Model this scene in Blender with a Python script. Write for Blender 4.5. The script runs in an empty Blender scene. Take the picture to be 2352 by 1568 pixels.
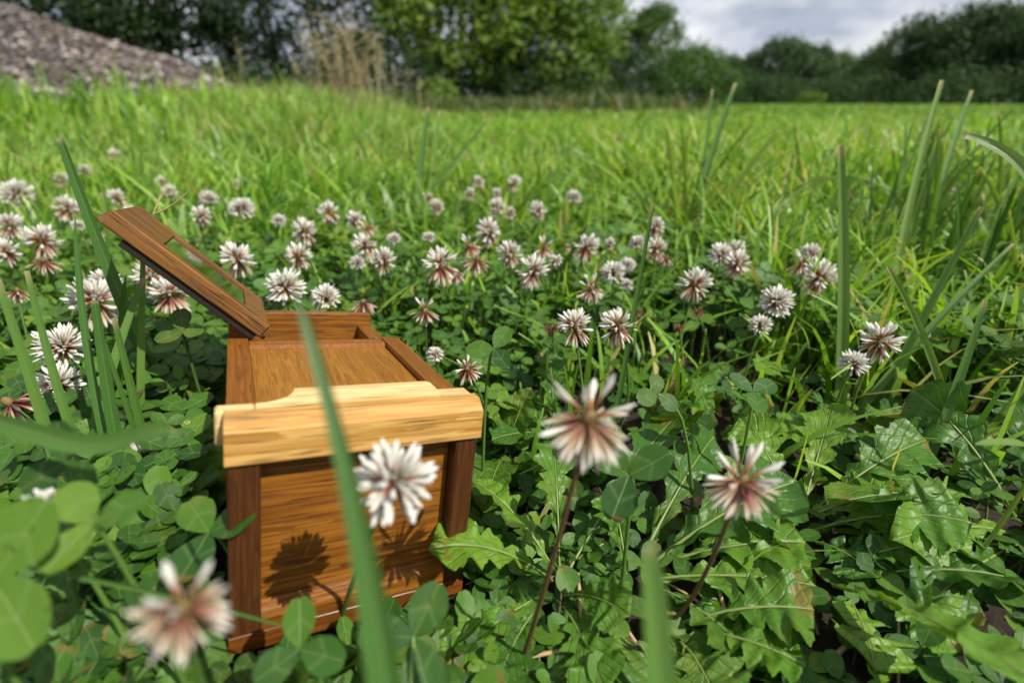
import bpy, math, random
import numpy as np
from mathutils import Matrix, Vector

random.seed(7)
RNG = np.random.default_rng(7)
scene = bpy.context.scene
C = scene.collection
rad = math.radians

# ------------------------------------------------------------------ camera
CH = 0.235                      # eye height above the meadow floor
PITCH = 25.418                  # degrees below the horizontal
FPX = 1151.5                    # focal length in units of a 2352 px wide frame
cam_d = bpy.data.cameras.new('camera')
cam = bpy.data.objects.new('camera', cam_d)
C.objects.link(cam)
cam.location = (0, 0, CH)
cam.rotation_euler = (rad(90 - PITCH), 0, 0)
cam_d.sensor_width = 36
cam_d.lens = 36 * FPX / 2352
cam_d.clip_start = 0.005
cam_d.clip_end = 3000
cam_d.dof.use_dof = True
cam_d.dof.focus_distance = 0.285
cam_d.dof.aperture_fstop = 5.0
cam_d.dof.aperture_blades = 0
scene.camera = cam

# ------------------------------------------------------------------ world, sun, exposure
SUN = Vector((0.64, -0.38, 0.88)).normalized()       # towards the sun
w = bpy.data.worlds.new('World')
scene.world = w
w.use_nodes = True
nt = w.node_tree
nt.nodes.clear()
wo = nt.nodes.new('ShaderNodeOutputWorld')
bg = nt.nodes.new('ShaderNodeBackground')
sky = nt.nodes.new('ShaderNodeTexSky')
sky.sky_type = 'NISHITA'
sky.sun_disc = False
sky.sun_elevation = math.asin(SUN.z)
sky.sun_rotation = math.atan2(SUN.x, SUN.y)
sky.air_density = 1.0
sky.dust_density = 1.0
tc = nt.nodes.new('ShaderNodeTexCoord')
mp = nt.nodes.new('ShaderNodeMapping')
mp.inputs['Scale'].default_value = (1.0, 1.0, 2.6)
mp.inputs['Location'].default_value = (0.37, 0.1, 0.25)
n1 = nt.nodes.new('ShaderNodeTexNoise')
n1.inputs['Scale'].default_value = 3.2
n1.inputs['Detail'].default_value = 7
n1.inputs['Roughness'].default_value = 0.52
cov = nt.nodes.new('ShaderNodeValToRGB')             # how much cloud
cov.color_ramp.elements[0].position = 0.24
cov.color_ramp.elements[1].position = 0.44
n2 = nt.nodes.new('ShaderNodeTexNoise')
n2.inputs['Scale'].default_value = 5.5
n2.inputs['Detail'].default_value = 6
n2.inputs['Roughness'].default_value = 0.5
cc = nt.nodes.new('ShaderNodeValToRGB')              # grey bases to white tops
cc.color_ramp.elements[0].position = 0.40
cc.color_ramp.elements[0].color = (7.4, 8.3, 10.0, 1)
cc.color_ramp.elements[1].position = 0.62
cc.color_ramp.elements[1].color = (14.8, 15.0, 15.6, 1)
mix = nt.nodes.new('ShaderNodeMix')
mix.data_type = 'RGBA'
L = nt.links.new
L(tc.outputs['Generated'], mp.inputs['Vector'])
L(mp.outputs[0], n1.inputs['Vector'])
L(mp.outputs[0], n2.inputs['Vector'])
L(n1.outputs[0], cov.inputs[0])
L(n2.outputs[0], cc.inputs[0])
L(cov.outputs[0], mix.inputs[0])
L(sky.outputs[0], mix.inputs[6])
L(cc.outputs[0], mix.inputs[7])
L(mix.outputs[2], bg.inputs[0])
bg.inputs[1].default_value = 0.05
L(bg.outputs[0], wo.inputs[0])

sun_d = bpy.data.lights.new('sun', 'SUN')
sun_d.energy = 5.0
sun_d.angle = rad(0.5)
sun_d.color = (1.0, 0.95, 0.86)
sun = bpy.data.objects.new('sun', sun_d)
C.objects.link(sun)
sun.rotation_euler = SUN.to_track_quat('Z', 'Y').to_euler()

scene.view_settings.view_transform = 'Standard'
scene.view_settings.look = 'None'
scene.view_settings.exposure = 0.36
scene.view_settings.gamma = 1.0
scene.view_settings.use_curve_mapping = False
scene.render.engine = 'CYCLES'
cy = scene.cycles
cy.use_denoising = True
cy.max_bounces = 7
cy.diffuse_bounces = 2
cy.glossy_bounces = 3
cy.transmission_bounces = 5
cy.transparent_max_bounces = 8
cy.caustics_reflective = False
cy.caustics_refractive = False
cy.sample_clamp_indirect = 6

# ------------------------------------------------------------------ camera maths used to site things
_t = rad(PITCH)
FWD = np.array([0, math.cos(_t), -math.sin(_t)])
DWN = np.array([0, -math.sin(_t), -math.cos(_t)])
RGT = np.array([1.0, 0, 0])
EYE = np.array([0, 0, CH])


def ray(u, v):
    return RGT * ((u - 1176) / FPX) + DWN * ((v - 784) / FPX) + FWD


def at_z(u, v, z):              # ground position seen at (u, v) for a thing at height z
    d = ray(u, v)
    return EYE + d * ((z - CH) / d[2])


def at_d(u, v, dep):            # position at a given depth along the view
    return EYE + ray(u, v) * dep


# box frame (fitted)
BX = np.array([.8739, .4448, -.1963]); BX /= np.linalg.norm(BX)
BY = np.array([-.473, .8711, -.1322]); BY -= BX * (BX @ BY); BY /= np.linalg.norm(BY)
BZ = np.cross(BX, BY)
BO = np.array([-.1125, .1266, CH - .1993])
BW, BD, BH = 0.100, 0.218, 0.0963


def to_box(p):
    q = np.asarray(p) - BO
    return np.stack([q @ BX, q @ BY, q @ BZ], -1)


BC = BO + BX * .05 + BY * .105


def noise2(x, y, s=1.0, seed=0.0):
    x = np.asarray(x, float) * s + seed; y = np.asarray(y, float) * s - seed * 1.7
    return (np.sin(x * 1.3 + 1.7 * np.sin(y * .9)) + np.sin(y * 1.7 + 1.3 * np.sin(x * 1.1 + 2)) +
            .5 * np.sin(x * 2.9 + y * 2.3) + .5 * np.sin(y * 3.7 - x * 3.1 + 1)) / 3.0


def gz(x, y):                    # height of the soil
    x = np.asarray(x, float); y = np.asarray(y, float)
    pl = BO[2] - (BZ[0] * (x - BO[0]) + BZ[1] * (y - BO[1])) / BZ[2] - .003
    r2 = ((x - BC[0]) ** 2 + (y - BC[1]) ** 2) / .17 ** 2
    wgt = np.exp(-r2 ** 1.5)
    d = np.hypot(x, y)
    n = noise2(x, y, 26) * .003 + noise2(x, y, 90, 3) * .0012 * np.exp(-d) + noise2(x, y, 2.2, 5) * .012 * np.clip(d - .4, 0, 1)
    left = np.clip(-(x + .8) / 2.5, 0, 1) ** 2 * .12 * np.clip((y - .8) / 2, 0, 1)
    return wgt * pl + (1 - wgt) * (n + left)


# ------------------------------------------------------------------ helpers
def tag(o, label=None, cat=None, group=None, kind=None):
    if label: o['label'] = label
    if cat: o['category'] = cat
    if group: o['group'] = group
    if kind: o['kind'] = kind
    return o


def empty(name, loc):
    o = bpy.data.objects.new(name, None)
    o.empty_display_size = 0.01
    C.objects.link(o)
    o.location = [float(a) for a in loc]
    return o


def mesh(name, V, F, mats, uv=None, rnd=None, smooth=True, mi=None):
    """V (n,3); F (m,k) int array or list; uv per vertex; rnd per vertex."""
    me = bpy.data.meshes.new(name)
    V = np.asarray(V, np.float32)
    if isinstance(F, np.ndarray):
        m, k = F.shape
        me.vertices.add(len(V)); me.vertices.foreach_set('co', V.ravel())
        me.loops.add(m * k); me.loops.foreach_set('vertex_index', F.ravel().astype(np.int32))
        me.polygons.add(m)
        me.polygons.foreach_set('loop_start', np.arange(0, m * k, k, dtype=np.int32))
        lv = F.ravel()
    else:
        me.from_pydata(V.tolist(), [], F)
        lv = np.zeros(len(me.loops), np.int32); me.loops.foreach_get('vertex_index', lv)
    if uv is not None:
        l = me.uv_layers.new(name='UVMap')
        l.data.foreach_set('uv', np.asarray(uv, np.float32)[lv].ravel())
    if rnd is not None:
        a = me.attributes.new('rnd', 'FLOAT', 'POINT')
        a.data.foreach_set('value', np.asarray(rnd, np.float32))
    me.update(calc_edges=True)
    me.validate()
    for mt in (mats if isinstance(mats, (list, tuple)) else [mats]):
        me.materials.append(mt)
    if mi is not None:
        me.polygons.foreach_set('material_index', np.asarray(mi, np.int32))
    me.polygons.foreach_set('use_smooth', np.full(len(me.polygons), smooth))
    return me


def link(name, me, parent=None, M=None, loc=None):
    o = bpy.data.objects.new(name, me)
    C.objects.link(o)
    if parent is not None: o.parent = parent
    if M is not None: o.matrix_basis = M
    if loc is not None: o.location = [float(a) for a in loc]
    return o


def grid_faces(nu, nv):          # nu columns x nv rows of vertices
    i = np.arange((nv - 1) * (nu - 1)); r = i // (nu - 1); c = i % (nu - 1)
    a = r * nu + c
    return np.stack([a, a + 1, a + nu + 1, a + nu], 1)


def unit(a):
    a = np.asarray(a, float)
    return a / (np.linalg.norm(a, axis=-1, keepdims=True) + 1e-12)


def bez(p0, p1, p2, n):
    t = np.linspace(0, 1, n)[:, None]
    return (1 - t) ** 2 * p0 + 2 * t * (1 - t) * p1 + t * t * p2


def tube(P, R, k=6, cap=True):   # tapered tube through points
    P = np.asarray(P, float); n = len(P); R = np.broadcast_to(R, (n,))
    T = unit(np.gradient(P, axis=0))
    ref = np.array([0.31, 0.95, 0.02]) if abs(T[:, 2]).mean() > .6 else np.array([0.1, .05, 1.0])
    S = unit(np.cross(T, ref)); U = np.cross(S, T)
    a = np.linspace(0, 2 * math.pi, k, endpoint=False)
    V = P[:, None] + R[:, None, None] * (np.cos(a)[None, :, None] * S[:, None] + np.sin(a)[None, :, None] * U[:, None])
    F = []
    for i in range(n - 1):
        for j in range(k):
            F.append((i * k + j, i * k + (j + 1) % k, (i + 1) * k + (j + 1) % k, (i + 1) * k + j))
    V = V.reshape(-1, 3)
    uv = np.stack([np.tile(a / 6.283, n), np.repeat(np.linspace(0, 1, n), k)], 1)
    return V, np.array(F), uv


class Bag:                        # many pieces joined
    def __init__(s): s.V = []; s.F = []; s.U = []; s.R = []; s.n = 0; s.m = []

    def add(s, V, F, uv=None, r=0.5, mi=0):
        s.V.append(V); s.F.append(np.asarray(F) + s.n); s.n += len(V)
        s.U.append(uv if uv is not None else np.zeros((len(V), 2)))
        s.R.append(np.full(len(V), r)); s.m.append(np.full(len(F), mi))

    def mesh(s, name, mats, smooth=True):
        return mesh(name, np.concatenate(s.V), np.concatenate(s.F), mats, np.concatenate(s.U), np.concatenate(s.R), smooth, np.concatenate(s.m))


def instance_merge(base, Mx, rnd):
    """base=(V,F,uv); Mx (n,3,4) -> arrays for one joined mesh"""
    V, F, uv = base
    n = len(Mx); k = len(V)
    VV = np.einsum('nij,kj->nki', Mx[:, :, :3], V) + Mx[:, None, :, 3]
    FF = F[None] + (np.arange(n) * k)[:, None, None]
    return VV.reshape(-1, 3), FF.reshape(-1, F.shape[1]), np.tile(uv, (n, 1)), np.repeat(rnd, k)


# ------------------------------------------------------------------ materials
def N(nt, t, **kw):
    n = nt.nodes.new('ShaderNode' + t)
    for k, v in kw.items():
        if k == 'op': n.operation = v
        elif k.startswith('i_'): n.inputs[k[2:].replace('_', ' ')].default_value = v
        else: setattr(n, k, v)
    return n


def math_n(nt, op, a, b=None, c=None, clamp=False):
    n = nt.nodes.new('ShaderNodeMath'); n.operation = op; n.use_clamp = clamp
    for i, x in enumerate((a, b, c)):
        if x is None: continue
        if isinstance(x, (int, float)): n.inputs[i].default_value = x
        else: nt.links.new(x, n.inputs[i])
    return n.outputs[0]


def mixc(nt, f, a, b, mode='MIX'):
    n = nt.nodes.new('ShaderNodeMix'); n.data_type = 'RGBA'; n.blend_type = mode
    for s, x in ((n.inputs[0], f), (n.inputs[6], a), (n.inputs[7], b)):
        if isinstance(x, (int, float)): s.default_value = x
        elif isinstance(x, tuple): s.default_value = (*x, 1) if len(x) == 3 else x
        else: nt.links.new(x, s)
    return n.outputs[2]


def ramp(nt, f, stops):
    n = nt.nodes.new('ShaderNodeValToRGB'); cr = n.color_ramp
    while len(cr.elements) > len(stops): cr.elements.remove(cr.elements[-1])
    while len(cr.elements) < len(stops): cr.elements.new(1)
    for e, (p, c) in zip(cr.elements, stops):
        e.position = p; e.color = (*c, 1) if len(c) == 3 else c
    nt.links.new(f, n.inputs[0])
    return n.outputs[0]


def new_mat(name):
    m = bpy.data.materials.new(name); m.use_nodes = True
    nt = m.node_tree; nt.nodes.clear()
    o = nt.nodes.new('ShaderNodeOutputMaterial')
    b = nt.nodes.new('ShaderNodeBsdfPrincipled')
    nt.links.new(b.outputs[0], o.inputs[0])
    return m, nt, b, o


def rnd_sock(nt, merged):
    if merged:
        a = nt.nodes.new('ShaderNodeAttribute'); a.attribute_name = 'rnd'; return a.outputs['Fac']
    return nt.nodes.new('ShaderNodeObjectInfo').outputs['Random']


def noise(nt, scale, detail=3, rough=.5, vec=None):
    n = nt.nodes.new('ShaderNodeTexNoise')
    n.inputs['Scale'].default_value = scale; n.inputs['Detail'].default_value = detail
    n.inputs['Roughness'].default_value = rough
    if vec is not None: nt.links.new(vec, n.inputs['Vector'])
    return n.outputs[0]


def bump(nt, b, h, strength, dist):
    n = nt.nodes.new('ShaderNodeBump'); n.inputs['Strength'].default_value = strength
    n.inputs['Distance'].default_value = dist
    nt.links.new(h, n.inputs['Height']); nt.links.new(n.outputs[0], b.inputs['Normal'])


def translucent(nt, b, o, col, f):
    t = nt.nodes.new('ShaderNodeBsdfTranslucent'); nt.links.new(col, t.inputs[0])
    m = nt.nodes.new('ShaderNodeMixShader'); m.inputs[0].default_value = f
    nt.links.new(b.outputs[0], m.inputs[1]); nt.links.new(t.outputs[0], m.inputs[2])
    nt.links.new(m.outputs[0], o.inputs[0])


def leaf_mat(name, stops, merged=True, veins=None, rough=.42, tr=.3, spec=.5, tip=None, blotch=.25, specks=False, bumpy=0):
    m, nt, b, o = new_mat(name)
    r = rnd_sock(nt, merged)
    col = ramp(nt, r, stops)
    geo = nt.nodes.new('ShaderNodeNewGeometry')
    ns = noise(nt, 60, 3, .55, geo.outputs['Position'])
    col = mixc(nt, math_n(nt, 'MULTIPLY', math_n(nt, 'SUBTRACT', ns, .35, clamp=True), blotch * 3), col,
               mixc(nt, 1.0, col, (1.5, 1.25, .6), 'MULTIPLY'))
    uvn = nt.nodes.new('ShaderNodeUVMap')
    sx = nt.nodes.new('ShaderNodeSeparateXYZ'); nt.links.new(uvn.outputs[0], sx.inputs[0])
    x = math_n(nt, 'ABSOLUTE', math_n(nt, 'SUBTRACT', sx.outputs[0], .5)); v = sx.outputs[1]
    h = None
    if veins:
        kind, nv, slope, vw = veins
        mid = math_n(nt, 'SUBTRACT', 1.0, math_n(nt, 'DIVIDE', x, vw), clamp=True)
        wv_ = math_n(nt, 'MULTIPLY', math_n(nt, 'SUBTRACT', noise(nt, 70, 2, .5, geo.outputs['Position']), .5), 1.6 if kind == 'd' else .5)
        fr = math_n(nt, 'FRACT', math_n(nt, 'ADD', wv_, math_n(nt, 'SUBTRACT', math_n(nt, 'MULTIPLY', v, float(nv)), math_n(nt, 'MULTIPLY', x, slope))))
        tri = math_n(nt, 'ABSOLUTE', math_n(nt, 'SUBTRACT', fr, .5))
        side = math_n(nt, 'SUBTRACT', 1.0, math_n(nt, 'MULTIPLY', tri, 9.0), clamp=True)
        if kind == 'g':
            side = math_n(nt, 'MULTIPLY', math_n(nt, 'ABSOLUTE', math_n(nt, 'SUBTRACT', math_n(nt, 'FRACT', math_n(nt, 'MULTIPLY', x, 15.0)), .5)), 2.0)
        vn = math_n(nt, 'MAXIMUM', mid, math_n(nt, 'MULTIPLY', side, .38 if kind == 'd' else (.30 if kind == 'g' else .16)))
        col = mixc(nt, math_n(nt, 'MULTIPLY', vn, .55), col, (.24, .34, .10))
        if kind == 'c':               # pale chevron across the leaflet
            ch = math_n(nt, 'SUBTRACT', 1.0, math_n(nt, 'MULTIPLY', math_n(nt, 'ABSOLUTE', math_n(nt, 'ADD', math_n(nt, 'SUBTRACT', v, .56), math_n(nt, 'MULTIPLY', x, .8))), 13.0), clamp=True)
            col = mixc(nt, math_n(nt, 'MULTIPLY', ch, .22), col, (.20, .30, .12))
        h = math_n(nt, 'MULTIPLY', vn, -1.0)
    if specks:
        sp = noise(nt, 420, 2, .6, geo.outputs['Position'])
        sp2 = noise(nt, 45, 2, .6, geo.outputs['Position'])
        f = math_n(nt, 'MULTIPLY', math_n(nt, 'GREATER_THAN', sp, .66), math_n(nt, 'GREATER_THAN', sp2, .5))
        col = mixc(nt, math_n(nt, 'MULTIPLY', f, .7), col, (.035, .03, .012))
        # brown scorched rims
        ed = math_n(nt, 'MULTIPLY', math_n(nt, 'GREATER_THAN', noise(nt, 30, 2, .5, geo.outputs['Position']), .60),
                    math_n(nt, 'GREATER_THAN', v, .86))
        col = mixc(nt, math_n(nt, 'MULTIPLY', ed, .5), col, (.22, .10, .03))
        yl = math_n(nt, 'MULTIPLY', math_n(nt, 'SUBTRACT', noise(nt, 22, 3, .6, geo.outputs['Position']), .54, clamp=True), 5.0, clamp=True)
        col = mixc(nt, math_n(nt, 'MULTIPLY', yl, .35), col, (.26, .27, .045))
    if tip:
        f = math_n(nt, 'MULTIPLY', math_n(nt, 'SUBTRACT', v, tip[1], clamp=True), 1 / (1 - tip[1]))
        col = mixc(nt, math_n(nt, 'POWER', f, 1.5), col, tip[0])
    nt.links.new(col, b.inputs['Base Color'])
    b.inputs['Roughness'].default_value = rough
    b.inputs['Specular IOR Level'].default_value = spec
    if bumpy:
        dv = nt.nodes.new('ShaderNodeVectorMath'); dv.operation = 'MULTIPLY_ADD'
        nz = nt.nodes.new('ShaderNodeTexNoise'); nz.inputs['Scale'].default_value = bumpy * .45; nz.inputs['Detail'].default_value = 2
        nt.links.new(geo.outputs['Position'], nz.inputs['Vector']); nt.links.new(nz.outputs['Color'], dv.inputs[0])
        dv.inputs[1].default_value = (.006, .006, .006); nt.links.new(geo.outputs['Position'], dv.inputs[2])
        vo = nt.nodes.new('ShaderNodeTexVoronoi'); vo.inputs['Scale'].default_value = bumpy; vo.feature = 'SMOOTH_F1'; vo.inputs['Smoothness'].default_value = .8
        nt.links.new(dv.outputs[0], vo.inputs['Vector'])
        hb = math_n(nt, 'ADD', math_n(nt, 'MULTIPLY', vo.outputs[0], -.7), math_n(nt, 'MULTIPLY', noise(nt, bumpy * .55, 3, .6, geo.outputs['Position']), 1.6))
        h = hb if h is None else math_n(nt, 'ADD', h, hb)
    if h is not None: bump(nt, b, h, .9 if bumpy else .55, .0012 if bumpy else .0006)
    if tr:
        tcol = mixc(nt, 1.0, col, (1.7, 1.6, .55), 'MULTIPLY')
        translucent(nt, b, o, tcol, tr)
    return m


def plain(name, col, rough=.6, metallic=0, var=.3, scale=80, merged=None):
    m, nt, b, o = new_mat(name)
    geo = nt.nodes.new('ShaderNodeNewGeometry')
    ns = noise(nt, scale, 4, .6, geo.outputs['Position'])
    c = mixc(nt, ns, tuple(x * (1 - var) for x in col), tuple(min(1, x * (1 + var)) for x in col))
    nt.links.new(c, b.inputs['Base Color'])
    b.inputs['Roughness'].default_value = rough; b.inputs['Metallic'].default_value = metallic
    return m


def wood(name, axis, a, c, dark, scale=1.0, rough=.38, streak=.5, contrast=1.0, coat=.25):
    """oak: long pores along `axis` of the object"""
    m, nt, b, o = new_mat(name)
    t = nt.nodes.new('ShaderNodeTexCoord')
    mp = nt.nodes.new('ShaderNodeMapping')
    s = [760 * scale] * 3; s[axis] = 16 * scale
    mp.inputs['Scale'].default_value = s
    oi = nt.nodes.new('ShaderNodeObjectInfo')
    off = nt.nodes.new('ShaderNodeVectorMath'); off.operation = 'ADD'
    cmb = nt.nodes.new('ShaderNodeCombineXYZ')
    rr = math_n(nt, 'MULTIPLY', oi.outputs['Random'], 3.0)
    for i in range(3): nt.links.new(rr, cmb.inputs[i])
    nt.links.new(t.outputs['Object'], off.inputs[0]); nt.links.new(cmb.outputs[0], off.inputs[1])
    nt.links.new(off.outputs[0], mp.inputs[0])
    # slow wander of the grain
    s2 = [120 * scale] * 3; s2[axis] = 7 * scale
    mp2 = nt.nodes.new('ShaderNodeMapping'); mp2.inputs['Scale'].default_value = s2
    nt.links.new(off.outputs[0], mp2.inputs[0])
    big = noise(nt, 1.0, 3, .5, mp2.outputs[0])
    fine = noise(nt, 1.0, 5, .65, mp.outputs[0])
    s3 = [1500 * scale] * 3; s3[axis] = 48 * scale
    mp3 = nt.nodes.new('ShaderNodeMapping'); mp3.inputs['Scale'].default_value = s3
    nt.links.new(off.outputs[0], mp3.inputs[0])
    pore = noise(nt, 1.0, 2, .5, mp3.outputs[0])
    rings = math_n(nt, 'FRACT', math_n(nt, 'MULTIPLY', big, 7.0))
    f = math_n(nt, 'ADD', math_n(nt, 'MULTIPLY', rings, .35), math_n(nt, 'MULTIPLY', fine, .75))
    f = math_n(nt, 'ADD', math_n(nt, 'MULTIPLY', math_n(nt, 'SUBTRACT', f, .55), 1.6 * contrast), .5, clamp=True)
    col = mixc(nt, f, a, c)
    pf = math_n(nt, 'MULTIPLY', math_n(nt, 'SUBTRACT', pore, .56, clamp=True), 6.0 * streak, clamp=True)
    col = mixc(nt, pf, col, dark)
    st = math_n(nt, 'MULTIPLY', math_n(nt, 'SUBTRACT', big, .56, clamp=True), 3.5 * streak, clamp=True)
    col = mixc(nt, st, col, tuple(x * 1.2 for x in dark))
    nt.links.new(col, b.inputs['Base Color'])
    b.inputs['Roughness'].default_value = rough
    b.inputs['Coat Weight'].default_value = coat * .6
    b.inputs['Specular IOR Level'].default_value = .3
    b.inputs['Coat Roughness'].default_value = .22
    hh = math_n(nt, 'SUBTRACT', math_n(nt, 'MULTIPLY', fine, .5), pf)
    bump(nt, b, hh, .35, .0004)
    return m


G_CLOVER = [(0, (.020, .072, .009)), (.45, (.044, .130, .012)), (.8, (.085, .190, .016)), (1, (.140, .240, .026))]
M_clover = leaf_mat('clover_leaf', G_CLOVER, True, ('c', 9, 12, .022), rough=.5, tr=.32, spec=.32, blotch=.3, specks=True)
M_clover_i = leaf_mat('clover_leaf_single', [(0, (.018, .066, .010)), (.6, (.036, .112, .013)), (.92, (.066, .160, .016)), (1, (.115, .21, .024))], False, ('c', 9, 12, .022), rough=.5, tr=.32, spec=.32, blotch=.3, specks=True)
G_DAND = [(0, (.034, .108, .010)), (.5, (.064, .165, .012)), (1, (.115, .230, .018))]
M_dand = leaf_mat('dandelion_leaf', G_DAND, False, ('d', 8, 9, .030), rough=.44, tr=.28, spec=.34, blotch=.3, specks=True, bumpy=150)
M_broad = leaf_mat('broad_leaf', [(0, (.050, .130, .010)), (1, (.115, .220, .016))], False, ('d', 6, 6, .020), rough=.42, spec=.35, tr=.22, blotch=.3, specks=True, bumpy=140)
G_GRASS = [(0, (.050, .150, .014)), (.3, (.110, .260, .022)), (.62, (.215, .390, .040)), (.93, (.330, .480, .085)), (1, (.42, .38, .15))]
M_grass = leaf_mat('meadow_grass', G_GRASS, True, None, rough=.42, tr=.40, spec=.40, tip=((.30, .38, .11), .86), blotch=.1)
M_grass_i = leaf_mat('grass_blade', [(0, (.045, .130, .020)), (.6, (.085, .190, .032)), (1, (.150, .250, .045))], False, ('g', 1, 0, .05), rough=.4, tr=.3, spec=.45, tip=((.38, .32, .17), .93), blotch=.2)
M_grass_dark = leaf_mat('dark_grass_blade', [(0, (.026, .095, .014)), (1, (.045, .140, .020))], False, ('g', 1, 0, .05), rough=.42, tr=.22, spec=.4, tip=((.30, .26, .14), .98), blotch=.1)
M_stalk = leaf_mat('green_stalk', [(0, (.055, .130, .022)), (1, (.100, .190, .035))], False, None, rough=.5, tr=.1)
M_stalk_m = leaf_mat('green_stalk_mass', [(0, (.045, .110, .020)), (1, (.090, .170, .035))], True, None, rough=.5, tr=.1)
M_stalk_brown = plain('reddish_stem', (.085, .050, .020), .55)
M_straw = plain('dry_straw', (.36, .25, .12), .7, var=.35, scale=200)
M_core = plain('flower_core', (.16, .10, .03), .7)


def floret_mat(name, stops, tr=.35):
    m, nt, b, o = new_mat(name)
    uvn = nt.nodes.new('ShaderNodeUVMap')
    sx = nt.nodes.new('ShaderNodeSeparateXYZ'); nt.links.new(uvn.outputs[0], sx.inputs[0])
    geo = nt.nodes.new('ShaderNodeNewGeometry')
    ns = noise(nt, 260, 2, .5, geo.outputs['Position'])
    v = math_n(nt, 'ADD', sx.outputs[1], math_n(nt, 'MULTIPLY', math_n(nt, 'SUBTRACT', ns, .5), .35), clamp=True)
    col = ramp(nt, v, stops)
    nt.links.new(col, b.inputs['Base Color'])
    b.inputs['Roughness'].default_value = .5
    b.inputs['Specular IOR Level'].default_value = .3
    translucent(nt, b, o, col, tr)
    return m


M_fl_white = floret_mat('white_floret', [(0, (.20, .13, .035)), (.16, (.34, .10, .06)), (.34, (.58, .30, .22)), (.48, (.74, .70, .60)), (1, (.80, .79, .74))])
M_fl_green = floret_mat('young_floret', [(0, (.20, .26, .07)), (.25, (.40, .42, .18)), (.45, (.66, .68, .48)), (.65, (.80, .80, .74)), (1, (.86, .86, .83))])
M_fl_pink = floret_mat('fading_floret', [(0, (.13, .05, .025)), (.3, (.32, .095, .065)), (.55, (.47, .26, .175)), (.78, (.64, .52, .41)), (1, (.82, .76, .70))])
M_fl_buff = floret_mat('buff_floret', [(0, (.17, .09, .03)), (.3, (.34, .18, .11)), (.6, (.52, .40, .25)), (.8, (.72, .65, .54)), (1, (.84, .81, .75))])
M_fl_brown = floret_mat('withered_floret', [(0, (.05, .022, .012)), (.5, (.13, .055, .025)), (1, (.24, .12, .05))], .1)
M_fl_dark = floret_mat('dark_withered_floret', [(0, (.04, .015, .014)), (.5, (.09, .03, .028)), (1, (.17, .10, .08))], .1)
M_fl_purple = floret_mat('pink_floret', [(0, (.22, .10, .06)), (.4, (.50, .14, .20)), (1, (.66, .30, .36))])

# ------------------------------------------------------------------ ground
def ground():
    xs = np.concatenate([-np.geomspace(900, .7, 60), np.linspace(-.65, .65, 131), np.geomspace(.7, 900, 60)])
    ys = np.concatenate([[-900, -300, -100, -30, -10, -4, -2, -1, -.5], np.linspace(-.3, 1.0, 131), np.geomspace(1.03, 1400, 90)])
    X, Y = np.meshgrid(xs, ys)
    Z = gz(X, Y)
    uv = np.stack([X.ravel(), Y.ravel()], 1)
    m, nt, b, o = new_mat('meadow_soil')
    geo = nt.nodes.new('ShaderNodeNewGeometry'); pos = geo.outputs['Position']
    ln = nt.nodes.new('ShaderNodeVectorMath'); ln.operation = 'LENGTH'; nt.links.new(pos, ln.inputs[0])
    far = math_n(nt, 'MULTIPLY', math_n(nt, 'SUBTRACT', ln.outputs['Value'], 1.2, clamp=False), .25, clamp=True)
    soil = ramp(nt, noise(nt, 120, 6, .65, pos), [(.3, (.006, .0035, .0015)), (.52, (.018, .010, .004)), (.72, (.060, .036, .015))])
    st = nt.nodes.new('ShaderNodeMapping'); st.inputs['Scale'].default_value = (1, .25, 1); nt.links.new(pos, st.inputs[0])
    gr = ramp(nt, noise(nt, 6, 6, .7, st.outputs[0]), [(.25, (.062, .150, .018)), (.5, (.112, .230, .026)), (.75, (.175, .300, .042))])
    gr2 = ramp(nt, noise(nt, .18, 3, .5, pos), [(.35, (.75, .85, .8)), (.65, (1.15, 1.08, .9))])
    gr = mixc(nt, 1.0, gr, gr2, 'MULTIPLY')
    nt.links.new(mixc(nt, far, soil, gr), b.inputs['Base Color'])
    b.inputs['Roughness'].default_value = .9
    bump(nt, b, noise(nt, 160, 6, .7, pos), .8, .004)
    V = np.stack([X.ravel(), Y.ravel(), Z.ravel()], 1)
    o = link('ground', mesh('ground', V, grid_faces(len(xs), len(ys)), m, uv))
    tag(o, 'meadow soil under clover and grass', kind='structure')


ground()

# ------------------------------------------------------------------ wooden box
W_front = wood('oak_front_panel', 0, (.105, .033, .004), (.275, .105, .012), (.036, .010, .002), 1.0, .40, 1.2, 1.3)
W_top = wood('oak_top_panel', 1, (.175, .066, .006), (.335, .145, .014), (.085, .028, .004), 1.2, .36, .8, 1.0)
W_light = wood('pale_oak', 0, (.310, .140, .022), (.560, .345, .105), (.080, .032, .007), .9, .45, .9, 1.3, .1)
W_light2 = wood('pale_oak_grip', 0, (.560, .370, .130), (.760, .600, .310), (.16, .08, .02), .9, .5, .9, 1.2, .05)
W_dark = wood('walnut_brown_post', 2, (.034, .011, .003), (.088, .031, .008), (.025, .008, .003), 1.3, .38, .7, 1.0)
W_side = wood('reddish_oak_side', 1, (.120, .038, .004), (.260, .092, .009), (.060, .018, .005), 1.1, .33, .6, 1.0)
W_lid = wood('weathered_oak_lid', 0, (.095, .037, .007), (.225, .098, .020), (.022, .007, .002), 1.0, .5, 1.3, 1.3, .05)
W_liddark = plain('dark_lid_board', (.010, .006, .003), .95)
W_base = wood('oak_base', 0, (.085, .025, .004), (.190, .062, .010), (.03, .010, .002), 1.0, .35, .7, 1.0)
M_brass = plain('brass', (.55, .40, .16), .35, 1.0, .2, 400)


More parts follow.
